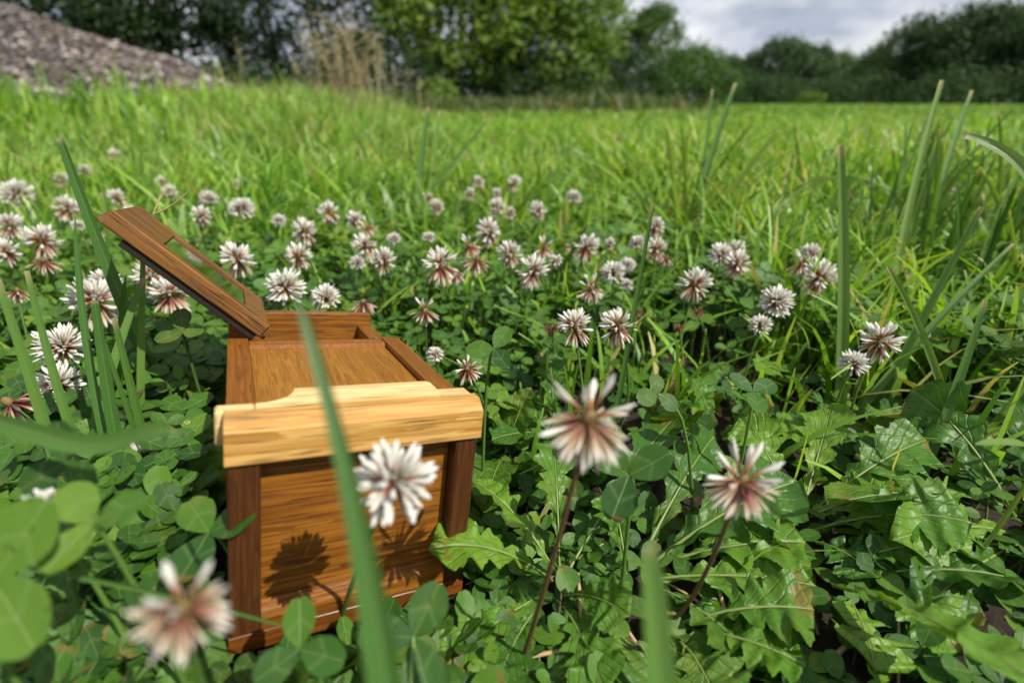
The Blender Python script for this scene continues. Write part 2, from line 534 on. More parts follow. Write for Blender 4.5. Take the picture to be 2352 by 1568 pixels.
def bevel_box(x0, x1, y0, y1, z0, z1, b=.0006):
    """box with small chamfers on every edge"""
    V = []; idx = {}
    lo = (x0, y0, z0); hi = (x1, y1, z1)
    for sx in (0, 1):
        for sy in (0, 1):
            for sz in (0, 1):
                s = (sx, sy, sz)
                for ax in range(3):
                    p = [0, 0, 0]
                    for k in range(3):
                        e = hi[k] if s[k] else lo[k]
                        p[k] = e if k == ax else e + (-b if s[k] else b)
                    idx[(s, ax)] = len(V); V.append(p)
    F = []
    for ax in range(3):
        o1, o2 = [k for k in range(3) if k != ax]
        for s in (0, 1):
            q = []
            for a, c in ((0, 0), (1, 0), (1, 1), (0, 1)):
                t = [0, 0, 0]; t[ax] = s; t[o1] = a; t[o2] = c
                q.append(idx[(tuple(t), ax)])
            F.append(q)
    for ax in range(3):           # edges along ax
        o1, o2 = [k for k in range(3) if k != ax]
        for a in (0, 1):
            for c in (0, 1):
                t0 = [0, 0, 0]; t0[o1] = a; t0[o2] = c; t1 = list(t0); t1[ax] = 1
                F.append([idx[(tuple(t0), o1)], idx[(tuple(t1), o1)], idx[(tuple(t1), o2)], idx[(tuple(t0), o2)]])
    for s in [(a, c, d) for a in (0, 1) for c in (0, 1) for d in (0, 1)]:
        F.append([idx[(s, 0)], idx[(s, 1)], idx[(s, 2)]])
    return np.array(V), F


def fix_normals(me):
    import bmesh
    bm = bmesh.new(); bm.from_mesh(me); bmesh.ops.recalc_face_normals(bm, faces=bm.faces); bm.to_mesh(me); bm.free()


def block(name, ext, mat, parent, b=.0006, cen=True):
    x0, x1, y0, y1, z0, z1 = ext
    c = np.array([(x0 + x1) / 2, (y0 + y1) / 2, (z0 + z1) / 2])
    V, F = bevel_box(*ext, b)
    me = mesh(name, V - c, F, mat, smooth=False); fix_normals(me)
    return link(name, me, parent, loc=c)


def prism(name, poly, axis, a0, a1, mat, parent):
    """polygon extruded along axis; poly in the two other axes"""
    n = len(poly); V = []
    for a in (a0, a1):
        for p in poly:
            q = [0, 0, 0]; o = [k for k in range(3) if k != axis]
            q[axis] = a; q[o[0]], q[o[1]] = p; V.append(q)
    V = np.array(V, float); c = V.mean(0)
    F = [list(range(n)), list(range(n, 2 * n))] + [[i, (i + 1) % n, n + (i + 1) % n, n + i] for i in range(n)]
    me = mesh(name, V - c, F, mat, smooth=False); fix_normals(me)
    return link(name, me, parent, loc=c)


box = empty('wooden_box', BO)
box.matrix_world = Matrix([[*map(float, r), float(t)] for r, t in zip(np.stack([BX, BY, BZ], 1), BO)] + [[0, 0, 0, 1]])
tag(box, 'small varnished oak box with its glazed lid open, sitting in the clover', 'wooden box')
t = .0105
block('base_board', (-.0004, BW + .0004, .0003, BD, 0, .0080), W_base, box, .00012)
block('post', (0, .0112, 0, .0125, .0081, .0838), W_dark, box, .0007)['label'] = 'dark brown left front post'
block('post', (BW - .0100, BW, 0, .0125, .0081, .0838), W_dark, box, .0007)
fp = block('front_panel', (.0113, BW - .0101, .0085, .0124, .0160, .0838), W_front, box, .0003)
prism('front_ledge', [(.0006, .0081), (.0084, .0081), (.0084, .0178), (.0068, .0178), (.0006, .0150)], 0, .0113, BW - .0101, W_front, box)
# side walls: full height in front, stepped down beside the open compartment
for s, (x0, x1) in enumerate(((0, t), (BW - t, BW))):
    prism('side_wall', [(.0127, .0081), (BD - .0093, .0081), (BD - .0093, BH - .0095), (.1345, BH - .0095), (.1345, BH), (.0127, BH)], 0, x0, x1, W_side, box)
block('back_wall', (0, BW, BD - .0092, BD, .0081, BH), W_front, box)
block('inner_floor', (t + .0002, BW - t - .0002, .0127, BD - .0094, .0081, .0110), W_base, box)
block('divider', (t + .0002, BW - t - .0002, .1275, .1335, .0112, BH - .0008), W_side, box)
block('sliding_panel', (t + .0004, BW - t - .0004, .0200, .1272, BH - .0078, BH - .0036), W_top, box, .0004)
prism('inner_bead', [(.1215, BH - .0035), (.1273, BH - .0035), (.1273, BH - .0009), (.1240, BH - .0012)], 0, t + .0004, BW - t - .0004, W_side, box)
# pale front rail with a bevelled top edge, and the grip piece behind it
prism('front_rail', [(-.0018, .0840), (.0098, .0840), (.0098, .1010), (.0040, .1010), (-.0018, .0965)], 0, -.0006, BW + .0008, W_light, box)
gp = [(BW - .0156, .0100), (BW - .0156, .0245), (BW - .0170, .0270), (.0250, .0270)]
for k in range(1, 10):            # concave thumb scallop
    a = k / 9 * math.pi / 2
    gp.append((.0100 + .0150 * math.cos(a), .0270 - .0150 * math.sin(a)))
gp += [(.0100, .0100)]
prism('grip', gp, 2, .0866, .1022, W_light2, box)
block('grip_cap', (-.0036, .0098, .0101, .0178, .0868, .1004), W_light2, box, .0008)
block('grip_cap', (BW - .0154, BW + .0002, .0101, .0200, .0868, .1006), W_light2, box, .0008)

# lid: frame with a glazed opening, hinged on the left wall
LA = rad(140)
lid_f = Matrix(((math.cos(LA), 0, math.sin(LA), .0168), (0, 1, 0, 0), (math.sin(LA), 0, -math.cos(LA), .0958), (0, 0, 0, 1)))
LL, LY0, LY1, LT = .0945, .1375, .2270, .0090
lid = Bag()


def add_box(bag, ext, b=.0004):
    V, F = bevel_box(*ext, b)
    return V, F


lv, lf = [], []


def acc(V, F):
    n = sum(len(a) for a in lv)
    lv.append(np.asarray(V, float)); lf.extend([[i + n for i in f] for f in F])


acc(*bevel_box(0, LL, LY0, LY0 + .0105, 0, LT, .0007))                       # front rail of the frame
acc(*bevel_box(0, LL, LY1 - .0085, LY1, 0, LT, .0007))                       # back rail
acc(*bevel_box(.0002, .0155, LY0 + .0106, LY1 - .0086, .0002, LT - .0003, .0004))   # hinge stile
acc(*bevel_box(LL - .026, LL - .0002, LY0 + .0106, LY1 - .0086, .0002, LT - .0003, .0004))
lid_o = link('lid', mesh('lid', np.concatenate(lv), lf, W_lid, smooth=False), box, lid_f)
fix_normals(lid_o.data)
lid_o['label'] = 'open hinged lid with small glass window'
# wedge-shaped lip at the free end
Vw = np.array([(LL, LY0 + .001, .0005), (LL, LY1 - .002, .0005), (LL, LY0 + .001, LT - .0008), (LL, LY1 - .002, LT - .0008), (LL + .0030, LY0 + .008, .0005), (LL + .0030, LY1 - .030, .0005), (LL + .0015, LY0 + .008, LT - .003), (LL + .0015, LY1 - .030, LT - .003)])
Fw = [[0, 1, 3, 2], [0, 4, 5, 1], [2, 3, 7, 6], [4, 6, 7, 5], [0, 2, 6, 4], [1, 5, 7, 3]]
me = mesh('lip', Vw, Fw, W_lid, smooth=False); fix_normals(me)
link('lip', me, lid_o)
mg, ntg, bgl, og = new_mat('window_glass')
bgl.inputs['Base Color'].default_value = (.93, .97, .95, 1)
bgl.inputs['Roughness'].default_value = .04
bgl.inputs['Transmission Weight'].default_value = 1
bgl.inputs['IOR'].default_value = 1.45
V, F = bevel_box(.0158, LL - .0263, LY0 + .0108, LY1 - .0088, .0058, .0074, .0002)
me = mesh('pane', V, F, mg, smooth=False); fix_normals(me)
link('pane', me, lid_o)
V, F = bevel_box(.002, LL - .012, LY0 + .002, LY0 + .0100, -.0042, -.0002, .0004)
me = mesh('outer_board', V, F, W_liddark, smooth=False); fix_normals(me)
link('outer_board', me, lid_o)
V, F = bevel_box(.002, LL - .012, LY1 - .0080, LY1 - .001, -.0042, -.0002, .0004)
me = mesh('outer_board', V, F, W_liddark, smooth=False); fix_normals(me)
link('outer_board', me, lid_o)
for y0 in (LY0 + .001, LY1 - .016):
    Vt, Ft, ut = tube(np.array([(-.0012, y0, .0012), (-.0012, y0 + .015, .0012)]), .0014, 10)
    Vp, Fp = bevel_box(-.0009, -.0003, y0, y0 + .015, .001, .0085, .0001)
    me = mesh('hinge', np.concatenate([Vt, Vp]), Ft.tolist() + [[i + len(Vt) for i in f] for f in Fp], M_brass, smooth=False)
    fix_normals(me)
    link('hinge', me, lid_o)
Vt, Ft, ut = tube(bez(np.array([BW - .0135, .150, BH - .010]), np.array([BW - .013, .148, BH - .001]), np.array([BW - .0105, .146, BH - .004]), 6), .0005, 6)
link('staple', mesh('staple', Vt, Ft, M_brass), box)

# ------------------------------------------------------------------ clover
def leaflet(nu=5, nv=7, seed=0):
    r = np.random.default_rng(seed)
    v = np.linspace(0, 1, nv); u = np.linspace(-1, 1, nu)
    wv = np.array([.06 + .86 * math.sin(math.pi * min(1, x * .96 + .02) ** 1.25) ** .72 for x in v]) * .40
    wv[0] = .02; wv[-1] = .16
    V = []; U = []
    for i, y in enumerate(v):
        for x in u:
            yy = y + (.045 * (abs(x) ** 2) * (-1 if y > .9 else 0)) - (.04 if (y == 1 and abs(x) < .1) else 0)
            X = x * wv[i]
            Z = .16 * abs(X) + .10 * math.sin(y * math.pi) * -.5 + .16 * y - .20 * y * y + r.normal(0, .008)
            V.append((X, yy, Z)); U.append((.5 + X, y))
    return np.array(V), grid_faces(nu, nv), np.array(U)


LEAFLETS = [leaflet(5, 8, s) for s in range(4)]
LEAFLETS_LO = [leaflet(3, 5, s) for s in range(4)]


def rot_z(a):
    c, s = math.cos(a), math.sin(a); return np.array([[c, -s, 0], [s, c, 0], [0, 0, 1]])


def rot_x(a):
    c, s = math.cos(a), math.sin(a); return np.array([[1, 0, 0], [0, c, -s], [0, s, c]])


def frame_from_normal(n, spin):
    n = unit(n); a = np.array([0, 1, 0]) if abs(n[1]) < .9 else np.array([1, 0, 0])
    x = unit(np.cross(a, n)); y = np.cross(n, x)
    return np.stack([x, y, n], 1) @ rot_z(spin)


def trefoil_frames(R, rng, size, elev=.15):
    out = []
    for k in range(3):
        a = k * 2.094 + rng.normal(0, .12)
        e = elev + rng.normal(0, .16)
        s = size * rng.uniform(.9, 1.08)
        out.append(R @ rot_z(a) @ rot_x(e) * s)
    return out


LEAFLET_ME = [mesh('leaflet', *LEAFLETS[i][:2], M_clover_i, LEAFLETS[i][2]) for i in range(4)]
_prng = np.random.default_rng(11)


def clover_leaf(centre, size, normal, spin, base=None, label=None, group=None, elev=.15, stalk=.0009, name='clover_leaf'):
    """trefoil: size is the length of one leaflet"""
    centre = np.asarray(centre, float)
    if base is None:
        b = centre[:2] + _prng.normal(0, .012, 2); base = np.array([b[0], b[1], gz(*b) - .002])
    o = empty(name, base)
    R = frame_from_normal(normal, spin)
    for Mx in trefoil_frames(R, _prng, size, elev):
        M4 = Matrix([[*map(float, Mx[i]), float(centre[i] - base[i])] for i in range(3)] + [[0, 0, 0, 1]])
        link('leaflet', LEAFLET_ME[_prng.integers(4)], o, M4)
    q = bez(base, np.array([base[0], base[1], centre[2]]) * .6 + centre * .4, centre, 6) - base
    V, F, uv = tube(q, np.linspace(stalk, stalk * .7, 6), 5)
    link('stalk', mesh('stalk', V, F, M_stalk, uv), o)
    tag(o, label, 'clover leaf', group)
    return o


# density of the ground cover ------------------------------------------------
def in_view(x, y, m=1.12):
    return (np.abs(x) < (1176 / FPX * m) * (y * math.cos(_t) + .25 * math.sin(_t)) + .06) & (y > .06)


def box_free(x, y, pad=.006):
    q = to_box(np.stack([x, y, gz(x, y)], -1))
    return ~((q[..., 0] > -pad) & (q[..., 0] < BW + pad) & (q[..., 1] > -pad) & (q[..., 1] < BD + pad))


def before_box(x, y):            # strip of low plants in front of the box front
    q = to_box(np.stack([x, y, gz(x, y)], -1))
    return (q[..., 1] < 0) & (q[..., 0] > -.015) & (q[..., 0] < BW + .05)


def dand_zone(x, y):
    return (x > -.005) & (y < .34 + .10 * np.sin(x * 9)) & (x < .6)


def canopy(x, y):                # height of the clover canopy
    d = np.hypot(x, y)
    h = np.interp(d, [.0, .16, .26, .45, 1.2], [.012, .022, .045, .062, .070])
    h = np.where(dand_zone(x, y), h * .5, h)
    q = to_box(np.stack([x, y, gz(x, y)], -1))
    side = (q[..., 0] > BW) & (q[..., 0] < BW + .05) & (q[..., 1] > -.05) & (q[..., 1] < BD)
    h = np.where(before_box(x, y), np.minimum(h, .014), h)
    h = np.where(side, h * .75, h)
    return h * (1 + .22 * noise2(x, y, 30, 9))


def scatter(n, rmin, rmax, power, rng, keep):
    out = []
    tot = 0
    while tot < n:
        k = n * 2
        y = rmin + (rmax - rmin) * rng.random(k) ** power
        x = (rng.random(k) * 2 - 1) * (1.08 * y + .22)
        ok = in_view(x, y) & box_free(x, y) & keep(x, y)
        p = np.stack([x, y], 1)[ok]
        out.append(p); tot += len(p)
    return np.concatenate(out)[:n]


rng = np.random.default_rng(21)
pts = scatter(11500, .07, 2.1, 1.7, rng,
              lambda x, y: (rng.random(len(x)) < np.where(dand_zone(x, y), .26, 1.0) * np.clip(1.75 - .8 * y, .12, 1)))
hz = canopy(pts[:, 0], pts[:, 1]) * rng.uniform(.45, 1.12, len(pts))
pz = gz(pts[:, 0], pts[:, 1]) + hz
order = np.argsort(np.hypot(pts[:, 0], pts[:, 1]) - hz * 1.0)
SING = order[40:320]              # the nearest show largest: each its own thing
REST = np.concatenate([order[:40], order[320:]])
size_all = rng.uniform(.0085, .0178, len(pts)) * np.interp(pts[:, 1], [.2, 1.5], [1, 1.15])
nrm_all = unit(np.stack([rng.normal(0, .34, len(pts)) + .12, rng.normal(-.12, .34, len(pts)), np.ones(len(pts))], 1))
for i in SING:
    p = np.array([pts[i, 0], pts[i, 1], pz[i]])
    clover_leaf(p, size_all[i], nrm_all[i], rng.uniform(0, 6.28), label='small green three-part clover leaf in the low ground cover', group='clover leaves in the ground cover')


def clover_mass():
    fr = [[], [], [], []]; rr = [[], [], [], []]; lo = [[], [], [], []]; rl = [[], [], [], []]
    sb = Bag()
    for j, i in enumerate(REST):
        R = frame_from_normal(nrm_all[i], rng.uniform(0, 6.28))
        near = pts[i, 1] < .45
        c = (pts[i, 0], pts[i, 1], pz[i]); rv = np.clip(rng.normal(np.interp(pts[i, 1], [.25, .7], [.36, .64]), .24), 0, 1)
        for Mx in trefoil_frames(R, rng, size_all[i]):
            k = rng.integers(4)
            M34 = np.concatenate([Mx, np.array(c)[:, None]], 1)
            (fr if near else lo)[k].append(M34); (rr if near else rl)[k].append(np.clip(rv + rng.normal(0, .06), 0, 1))
        if pts[i, 1] < .6:
            b = np.array([pts[i, 0] + rng.normal(0, .008), pts[i, 1] + rng.normal(0, .008), 0]); b[2] = gz(b[0], b[1])
            V, F, uv = tube(np.array([b, (b + np.array(c)) / 2 + rng.normal(0, .002, 3), c]), .0007, 3)
            sb.add(V, F, uv, rng.random(), 1)
    for base, a, b in ((LEAFLETS, fr, rr), (LEAFLETS_LO, lo, rl)):
        for k in range(4):
            if a[k]:
                V, F, uv, r = instance_merge(base[k], np.array(a[k]), np.array(b[k]))
                sb.V.append(V); sb.F.append(F + sb.n); sb.n += len(V); sb.U.append(uv); sb.R.append(r); sb.m.append(np.zeros(len(F)))
    o = link('clover_ground_cover', sb.mesh('clover_ground_cover', [M_clover, M_stalk_m]))
    tag(o, 'dense mat of green clover leaves covering the ground', 'ground cover', kind='stuff')


clover_mass()


# ------------------------------------------------------------------ clover flowers
def floret(nr=7, k=6, droop=False, seed=0, young=False):
    """unit-length floret along +z: narrow claw, keel and an upturned banner"""
    tt = np.linspace(0, 1, nr)
    if young: wx = np.interp(tt, [0, .3, .6, .85, 1], [.03, .05, .085, .07, .02]); wy = wx * .8
    else:
        wx = np.interp(tt, [0, .25, .5, .72, .9, 1], [.035, .055, .075, .125, .115, .03])
        wy = np.interp(tt, [0, .25, .5, .72, .9, 1], [.035, .055, .070, .055, .03, .012])
    if droop: wx = np.interp(tt, [0, .3, .6, .82, 1], [.04, .06, .085, .075, .015]); wy = wx * .6
    a = np.linspace(0, 2 * math.pi, k, endpoint=False)
    V = []; U = []
    for i, z in enumerate(tt):
        bx = .10 * z * z if not droop else -.16 * z * z
        for q in a:
            V.append((wx[i] * math.cos(q), wy[i] * math.sin(q) + bx, z)); U.append((q / 6.28, z))
    F = [(i * k + j, i * k + (j + 1) % k, (i + 1) * k + (j + 1) % k, (i + 1) * k + j) for i in range(nr - 1) for j in range(k)]
    V = np.array(V); F = np.array(F); U = np.array(U)
    if not droop and not young:   # wing petals: a shorter lobe leaning the other way
        k2 = len(V)
        t2 = np.linspace(.45, .86, 4); w2 = [.05, .075, .065, .015]
        V2 = []; U2 = []
        for i, z in enumerate(t2):
            for q in a: V2.append((w2[i] * .8 * math.cos(q), w2[i] * .7 * math.sin(q) - .05 - .16 * (z - .45), z)); U2.append((q / 6.28, z))
        F2 = np.array([(i * k + j, i * k + (j + 1) % k, (i + 1) * k + (j + 1) % k, (i + 1) * k + j) for i in range(3) for j in range(k)]) + k2
        V = np.concatenate([V, V2]); F = np.concatenate([F, F2]); U = np.concatenate([U, U2])
    return V, F, U


FLO = {'open': floret(), 'droop': floret(droop=True), 'young': floret(young=True)}
FLO_ME = {}
for kx, mt in (('white', M_fl_white), ('green', M_fl_green), ('pink', M_fl_pink), ('buff', M_fl_buff), ('brown', M_fl_brown), ('dark', M_fl_dark), ('purple', M_fl_purple)):
    for sx in FLO:
        V, F, U = FLO[sx]
        FLO_ME[(sx, kx)] = mesh('floret', V, F, mt, U)
FL_MATS = {'white': 0, 'green': 1, 'pink': 2, 'buff': 3, 'brown': 4, 'dark': 5, 'purple': 6}
FL_LIST = [M_fl_white, M_fl_green, M_fl_pink, M_fl_buff, M_fl_brown, M_fl_dark, M_fl_purple]


def head_florets(kind, rng):
    """list of (shape, colour, 3x4) in units of head radius, stem axis +z"""
    out = []

    def put(shape, col, th, ph, ln, base=.22, jit=.07):
        th += rng.normal(0, jit); ph += rng.normal(0, .12)
        d = np.array([math.sin(th) * math.cos(ph), math.sin(th) * math.sin(ph), math.cos(th)])
        out_h = np.array([math.cos(ph), math.sin(ph), 0])
        up = np.array([0, 0, 1.0])
        y = unit(up - d * (d @ up)) if abs(d[2]) < .98 else unit(out_h)     # banner bends upwards
        x = np.cross(y, d)
        tw = rng.normal(0, .25); R = np.stack([x, y, d], 1) @ rot_z(tw)
        wid = rng.uniform(.95, 1.35) * WID.get(kind, 1.0)
        Mx = R * np.array([wid * ln, wid * ln, ln])
        b = d * base * .7 + up * (.10 if th < 1.6 else -.02)
        out.append((shape, col, np.concatenate([Mx, b[:, None]], 1)))

    def ring(n, lo, hi, shape, cols, ln, **kw):
        for i in range(n):
            f = (i + .5) / n
            th = math.acos(math.cos(lo) + f * (math.cos(hi) - math.cos(lo)))
            put(shape, cols[rng.integers(len(cols))], th, i * 2.39996 + rng.uniform(-.2, .2), ln * rng.uniform(.82, 1.10), **kw)
    d2r = math.pi / 180
    if kind == 'W':
        ring(74, 40 * d2r, 122 * d2r, 'open', ['white'], .84, jit=.12)
        ring(24, 4 * d2r, 45 * d2r, 'young', ['green', 'green', 'white'], .70)
    elif kind == 'M':
        ring(31, 12 * d2r, 100 * d2r, 'open', ['white'], .88, jit=.12)
        ring(22, 122 * d2r, 160 * d2r, 'droop', ['pink', 'buff', 'buff'], .92, jit=.1)
    elif kind == 'P':              # mixed, redder skirt
        ring(20, 10 * d2r, 85 * d2r, 'open', ['white'], .90, jit=.13)
        ring(28, 108 * d2r, 158 * d2r, 'droop', ['pink', 'pink', 'buff'], .94, jit=.1)
    elif kind == 'D':              # mostly drooped with a few upright florets
        ring(4, 15 * d2r, 62 * d2r, 'open', ['white'], 1.0, jit=.12)
        ring(32, 100 * d2r, 162 * d2r, 'droop', ['pink', 'pink', 'buff'], .95, jit=.1)
    elif kind == 'S':              # sparse ragged
        ring(9, 12 * d2r, 92 * d2r, 'open', ['white', 'white', 'white', 'pink'], 1.08, jit=.25)
        ring(58, 100 * d2r, 158 * d2r, 'droop', ['pink', 'buff', 'buff'], .92, jit=.16)
    elif kind == 'F':              # foreground drooping cone, buff
        ring(7, 8 * d2r, 80 * d2r, 'open', ['white'], 1.08, jit=.25)
        ring(110, 98 * d2r, 160 * d2r, 'droop', ['buff', 'buff', 'buff', 'pink'], .95, jit=.13)
    elif kind == 'R':              # red drooped, nothing upright
        ring(26, 95 * d2r, 165 * d2r, 'droop', ['pink'], .95)
    elif kind == 'B':
        ring(34, 60 * d2r, 168 * d2r, 'droop', ['brown'], .85)
    elif kind == 'K':
        ring(36, 70 * d2r, 168 * d2r, 'droop', ['dark'], .9)
    elif kind == 'X':
        ring(40, 5 * d2r, 110 * d2r, 'young', ['purple'], .9)
    return out


CLUSTER = {}
WID = {'F': .60, 'S': .62, 'W': .72, 'D': .78, 'R': .75, 'M': .9}


def cluster_mesh(kind, var):
    if (kind, var) not in CLUSTER:
        r = np.random.default_rng(100 + var * 13 + ord(kind)); b = Bag()
        for sh, col, Mx in head_florets(kind, r):
            V, F, U = FLO[sh]
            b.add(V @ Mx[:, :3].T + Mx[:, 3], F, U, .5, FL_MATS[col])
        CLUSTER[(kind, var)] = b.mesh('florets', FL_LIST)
    return CLUSTER[(kind, var)]


V_, F_, U_ = tube(np.array([(0, 0, -.16), (0, 0, -.05), (0, 0, .1), (0, 0, .24), (0, 0, .30)]), np.array([.06, .15, .17, .12, .02]), 8)
CORE = mesh('core', V_, F_, M_core, U_)
frng = np.random.default_rng(5)


def flower(u, v, dpx, kind, z, label, group=None, tilt=None, depth=None, brown=False, base=None, single=None, via=None):
    p = at_d(u, v, depth) if depth else at_z(u, v, z)
    dep = (p - EYE) @ FWD
    Rr = dpx * dep / FPX / 2
    tl = np.array(tilt if tilt is not None else (frng.normal(0, .24), frng.normal(-.08, .22), 1.0), float)
    ax = unit(tl)
    if base is None:
        b2 = p[:2] - ax[:2] * .03 + frng.normal(0, .008, 2)
        if not box_free(*[np.array([c]) for c in b2])[0]:
            q = to_box(np.array([b2[0], b2[1], 0]))
            b2 = b2 + BX[:2] * (-(q[0]) - .01 if q[0] < .05 else BW - q[0] + .01)
        base = np.array([b2[0], b2[1], gz(*b2) - .002])
    o = empty('clover_flower', base)
    R = frame_from_normal(ax, frng.uniform(0, 6.28)) * Rr
    HM = np.eye(4); HM[:3, :3] = R; HM[:3, 3] = p - base
    fl = 'floret'
    if single if single is not None else dpx >= 76:
        for sh, col, Mx in head_florets(kind, frng):
            m4 = np.eye(4); m4[:3] = Mx
            link('floret', FLO_ME[(sh, col)], o, Matrix((HM @ m4).tolist()))
    else:
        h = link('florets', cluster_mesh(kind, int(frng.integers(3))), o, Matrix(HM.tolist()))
        h['kind'] = 'stuff'
    link('core', CORE, o, Matrix(HM.tolist()))
    top = p - ax * Rr * .1
    c1 = top - ax * max(.02, (top[2] - base[2]) * .55) if via is None else np.asarray(via)
    q = bez(base, c1, top, 10) - base
    V, F, uv = tube(q, np.linspace(.0011, .0008, 10), 6)
    link('stem', mesh('stem', V, F, M_stalk_brown if brown else M_stalk, uv), o)
    tag(o, label, 'clover flower', group)
    return o


def px_ground(u, v):             # where the ray meets the soil
    d = ray(u, v); s = .05
    for _ in range(4000):
        p = EYE + d * s
        if p[2] <= gz(p[0], p[1]): break
        s += .0008 + s * .001
    return np.array([p[0], p[1], gz(p[0], p[1])])


# foreground
flower(905, 1108, 192, 'W', 0, 'white clover flower standing close in front of the box front', depth=.150, tilt=(.35, -.35, .8), base=px_ground(778, 1445), single=True)
flower(1350, 965, 205, 'F', 0, 'large buff and white drooping clover flower on brown stem right of the box', depth=.150, tilt=(.06, -.05, 1), brown=True, base=px_ground(1195, 1535), via=at_d(1300, 1200, .17))
flower(1703, 1108, 160, 'S', 0, 'ragged pinkish clover flower over the large dandelion leaf', depth=.170, tilt=(.05, -.03, 1), brown=True, base=px_ground(1535, 1430))
flower(420, 1400, 205, 'S', 0, 'blurred ragged pink clover flower at bottom left before the box', depth=.098, tilt=(.25, -.10, 1), single=True)
flower(97, 1165, 85, 'W', 0, 'small blurred white clover bud behind the large round leaf at left edge', depth=.150, tilt=(.1, -.2, 1))
# left of the box
flower(330, 1062, 112, 'P', .055, 'drooping pinkish clover flower low beside the left front of the box', tilt=(.5, -.3, .7))
flower(22, 925, 120, 'R', .075, 'red drooping clover flower cut by the left picture edge', tilt=(-.5, -.1, .8))
flower(137, 884, 98, 'W', .075, 'white clover flower low at left, beneath another white flower', tilt=(.1, -.35, 1))
flower(145, 800, 112, 'W', .088, 'white clover flower behind the tall dark blades at left', tilt=(-.1, -.25, 1))
flower(222, 695, 115, 'M', .092, 'full white clover flower with buff skirt left of the raised lid', tilt=(.05, -.1, 1))
flower(242, 648, 66, 'W', .098, 'small white clover flower just behind a fuller one left of lid')
flower(348, 640, 80, 'M', .093, 'white clover flower half hidden under the raised lid')
flower(390, 678, 92, 'P', .085, 'red-centred clover flower hanging right under the raised lid', tilt=(.1, -.1, 1))
flower(400, 836, 66, 'K', .058, 'withered dark brown clover head in the shade left of the box', tilt=(.1, -.1, 1))
# behind the box
flower(545, 598, 78, 'M', .098, 'white and pink clover flower standing right of the glass lid')
flower(655, 662, 92, 'W', .088, 'broad white clover flower just above the back wall of the box', tilt=(.1, -.15, 1))
flower(748, 685, 66, 'W', .088, 'round creamy white clover flower above the back right of the box')
flower(833, 695, 62, 'R', .086, 'red drooping clover flower above the back right corner of the box', tilt=(.1, -.1, 1))
flower(700, 533, 62, 'M', .103, 'white clover flower directly above another behind the box', tilt=(.05, 0, 1))
flower(685, 590, 62, 'M', .097, 'white clover flower directly below another behind the box')
flower(840, 568, 64, 'M', .099, 'white clover flower at the left of a crowded pair behind box')
flower(880, 600, 62, 'M', .095, 'white clover flower at the right of a crowded pair behind box')
flower(845, 522, 42, 'D', .104, 'reddish clover flower with one upright petal peeping over a crowded pair')
flower(820, 605, 40, 'W', .085, 'low white clover flower left of the crowded pair behind box')
flower(1012, 612, 84, 'P', .098, 'pink-skirted clover flower with tall white florets, left of the dark red one')
flower(1045, 625, 60, 'R', .092, 'pink drooping clover flower tucked against a taller white and pink one')
flower(1095, 596, 70, 'R', .098, 'dark red drooping clover flower on a long straight stem', tilt=(.1, -.05, 1))
flower(1078, 566, 52, 'D', .101, 'reddish clover flower just behind the dark red drooping one')
flower(1122, 535, 64, 'M', .106, 'tall white clover flower with brown skirt above the dark red one')
flower(1170, 585, 62, 'M', .097, 'white clover flower between the dark red one and a fuller white one')
flower(1224, 625, 76, 'M', .097, 'full white clover flower with long drooping skirt at picture centre')
flower(1250, 570, 50, 'D', .098, 'dark red clover flower with two upright white florets')
flower(1347, 570, 64, 'M', .101, 'white and pink clover flower standing alone right of centre')
flower(1318, 568, 40, 'R', .095, 'pink drooping clover flower close behind a lone white one')
flower(1407, 628, 60, 'W', .094, 'pale creamy clover flower low among leaves right of centre')
flower(1358, 665, 62, 'S', .088, 'ragged red and white clover flower left of a creamy one')
flower(1438, 656, 36, 'W', .084, 'tiny white clover flower beneath a creamy one')
flower(1440, 610, 40, 'W', .086, 'small dull white clover flower behind the creamy one')
flower(1320, 752, 86, 'M', .092, 'left of the two big white clover flowers side by side in focus')
flower(1420, 752, 88, 'M', .092, 'right of the two big white clover flowers side by side in focus')
flower(1268, 752, 44, 'B', .082, 'small brownish drooping clover flower left of the big in-focus pair')
flower(1505, 522, 48, 'M', .106, 'white clover flower at the top of a loose cluster right of centre')
flower(1506, 572, 50, 'P', .097, 'pink clover flower in the middle of a loose cluster right of centre')
flower(1530, 592, 44, 'R', .092, 'red drooping clover flower at the foot of a loose cluster')
flower(1463, 560, 42, 'W', .097, 'white clover flower at the left of a loose cluster')
flower(1594, 655, 78, 'M', .094, 'white clover flower with a full pale skirt, alone right of centre')
flower(1655, 588, 60, 'W', .100, 'white clover flower at the left of a triple cluster at right')
flower(1693, 608, 62, 'P', .096, 'pink-skirted clover flower at the lower right of a triple cluster')
flower(1690, 575, 46, 'M', .102, 'small white clover flower at the back of a triple cluster')
flower(1600, 716, 36, 'B', .078, 'round brown withered clover head below a lone white flower')
flower(1560, 752, 30, 'B', .070, 'tiny brown withered clover head low among clover leaves')
flower(1460, 716, 34, 'B', .075, 'brown withered clover head behind the big in-focus pair')
flower(1782, 695, 80, 'W', .090, 'dense white clover flower above a smaller white one at right', tilt=(.1, -.3, 1))
flower(1745, 748, 54, 'W', .083, 'small flat white clover flower beneath a dense larger one at right', tilt=(0, -.1, 1))
flower(1880, 640, 84, 'M', .098, 'large white clover flower with pink skirt beside tall grass at right', tilt=(.2, -.15, 1))
flower(1840, 608, 60, 'D', .100, 'dark pink clover flower at the back left of a large white one')
flower(1862, 582, 48, 'W', .103, 'dull white clover flower at the back of a trio beside tall grass')
flower(2020, 786, 94, 'M', .086, 'rightmost large white clover flower near the brown straw', tilt=(.05, -.2, 1))
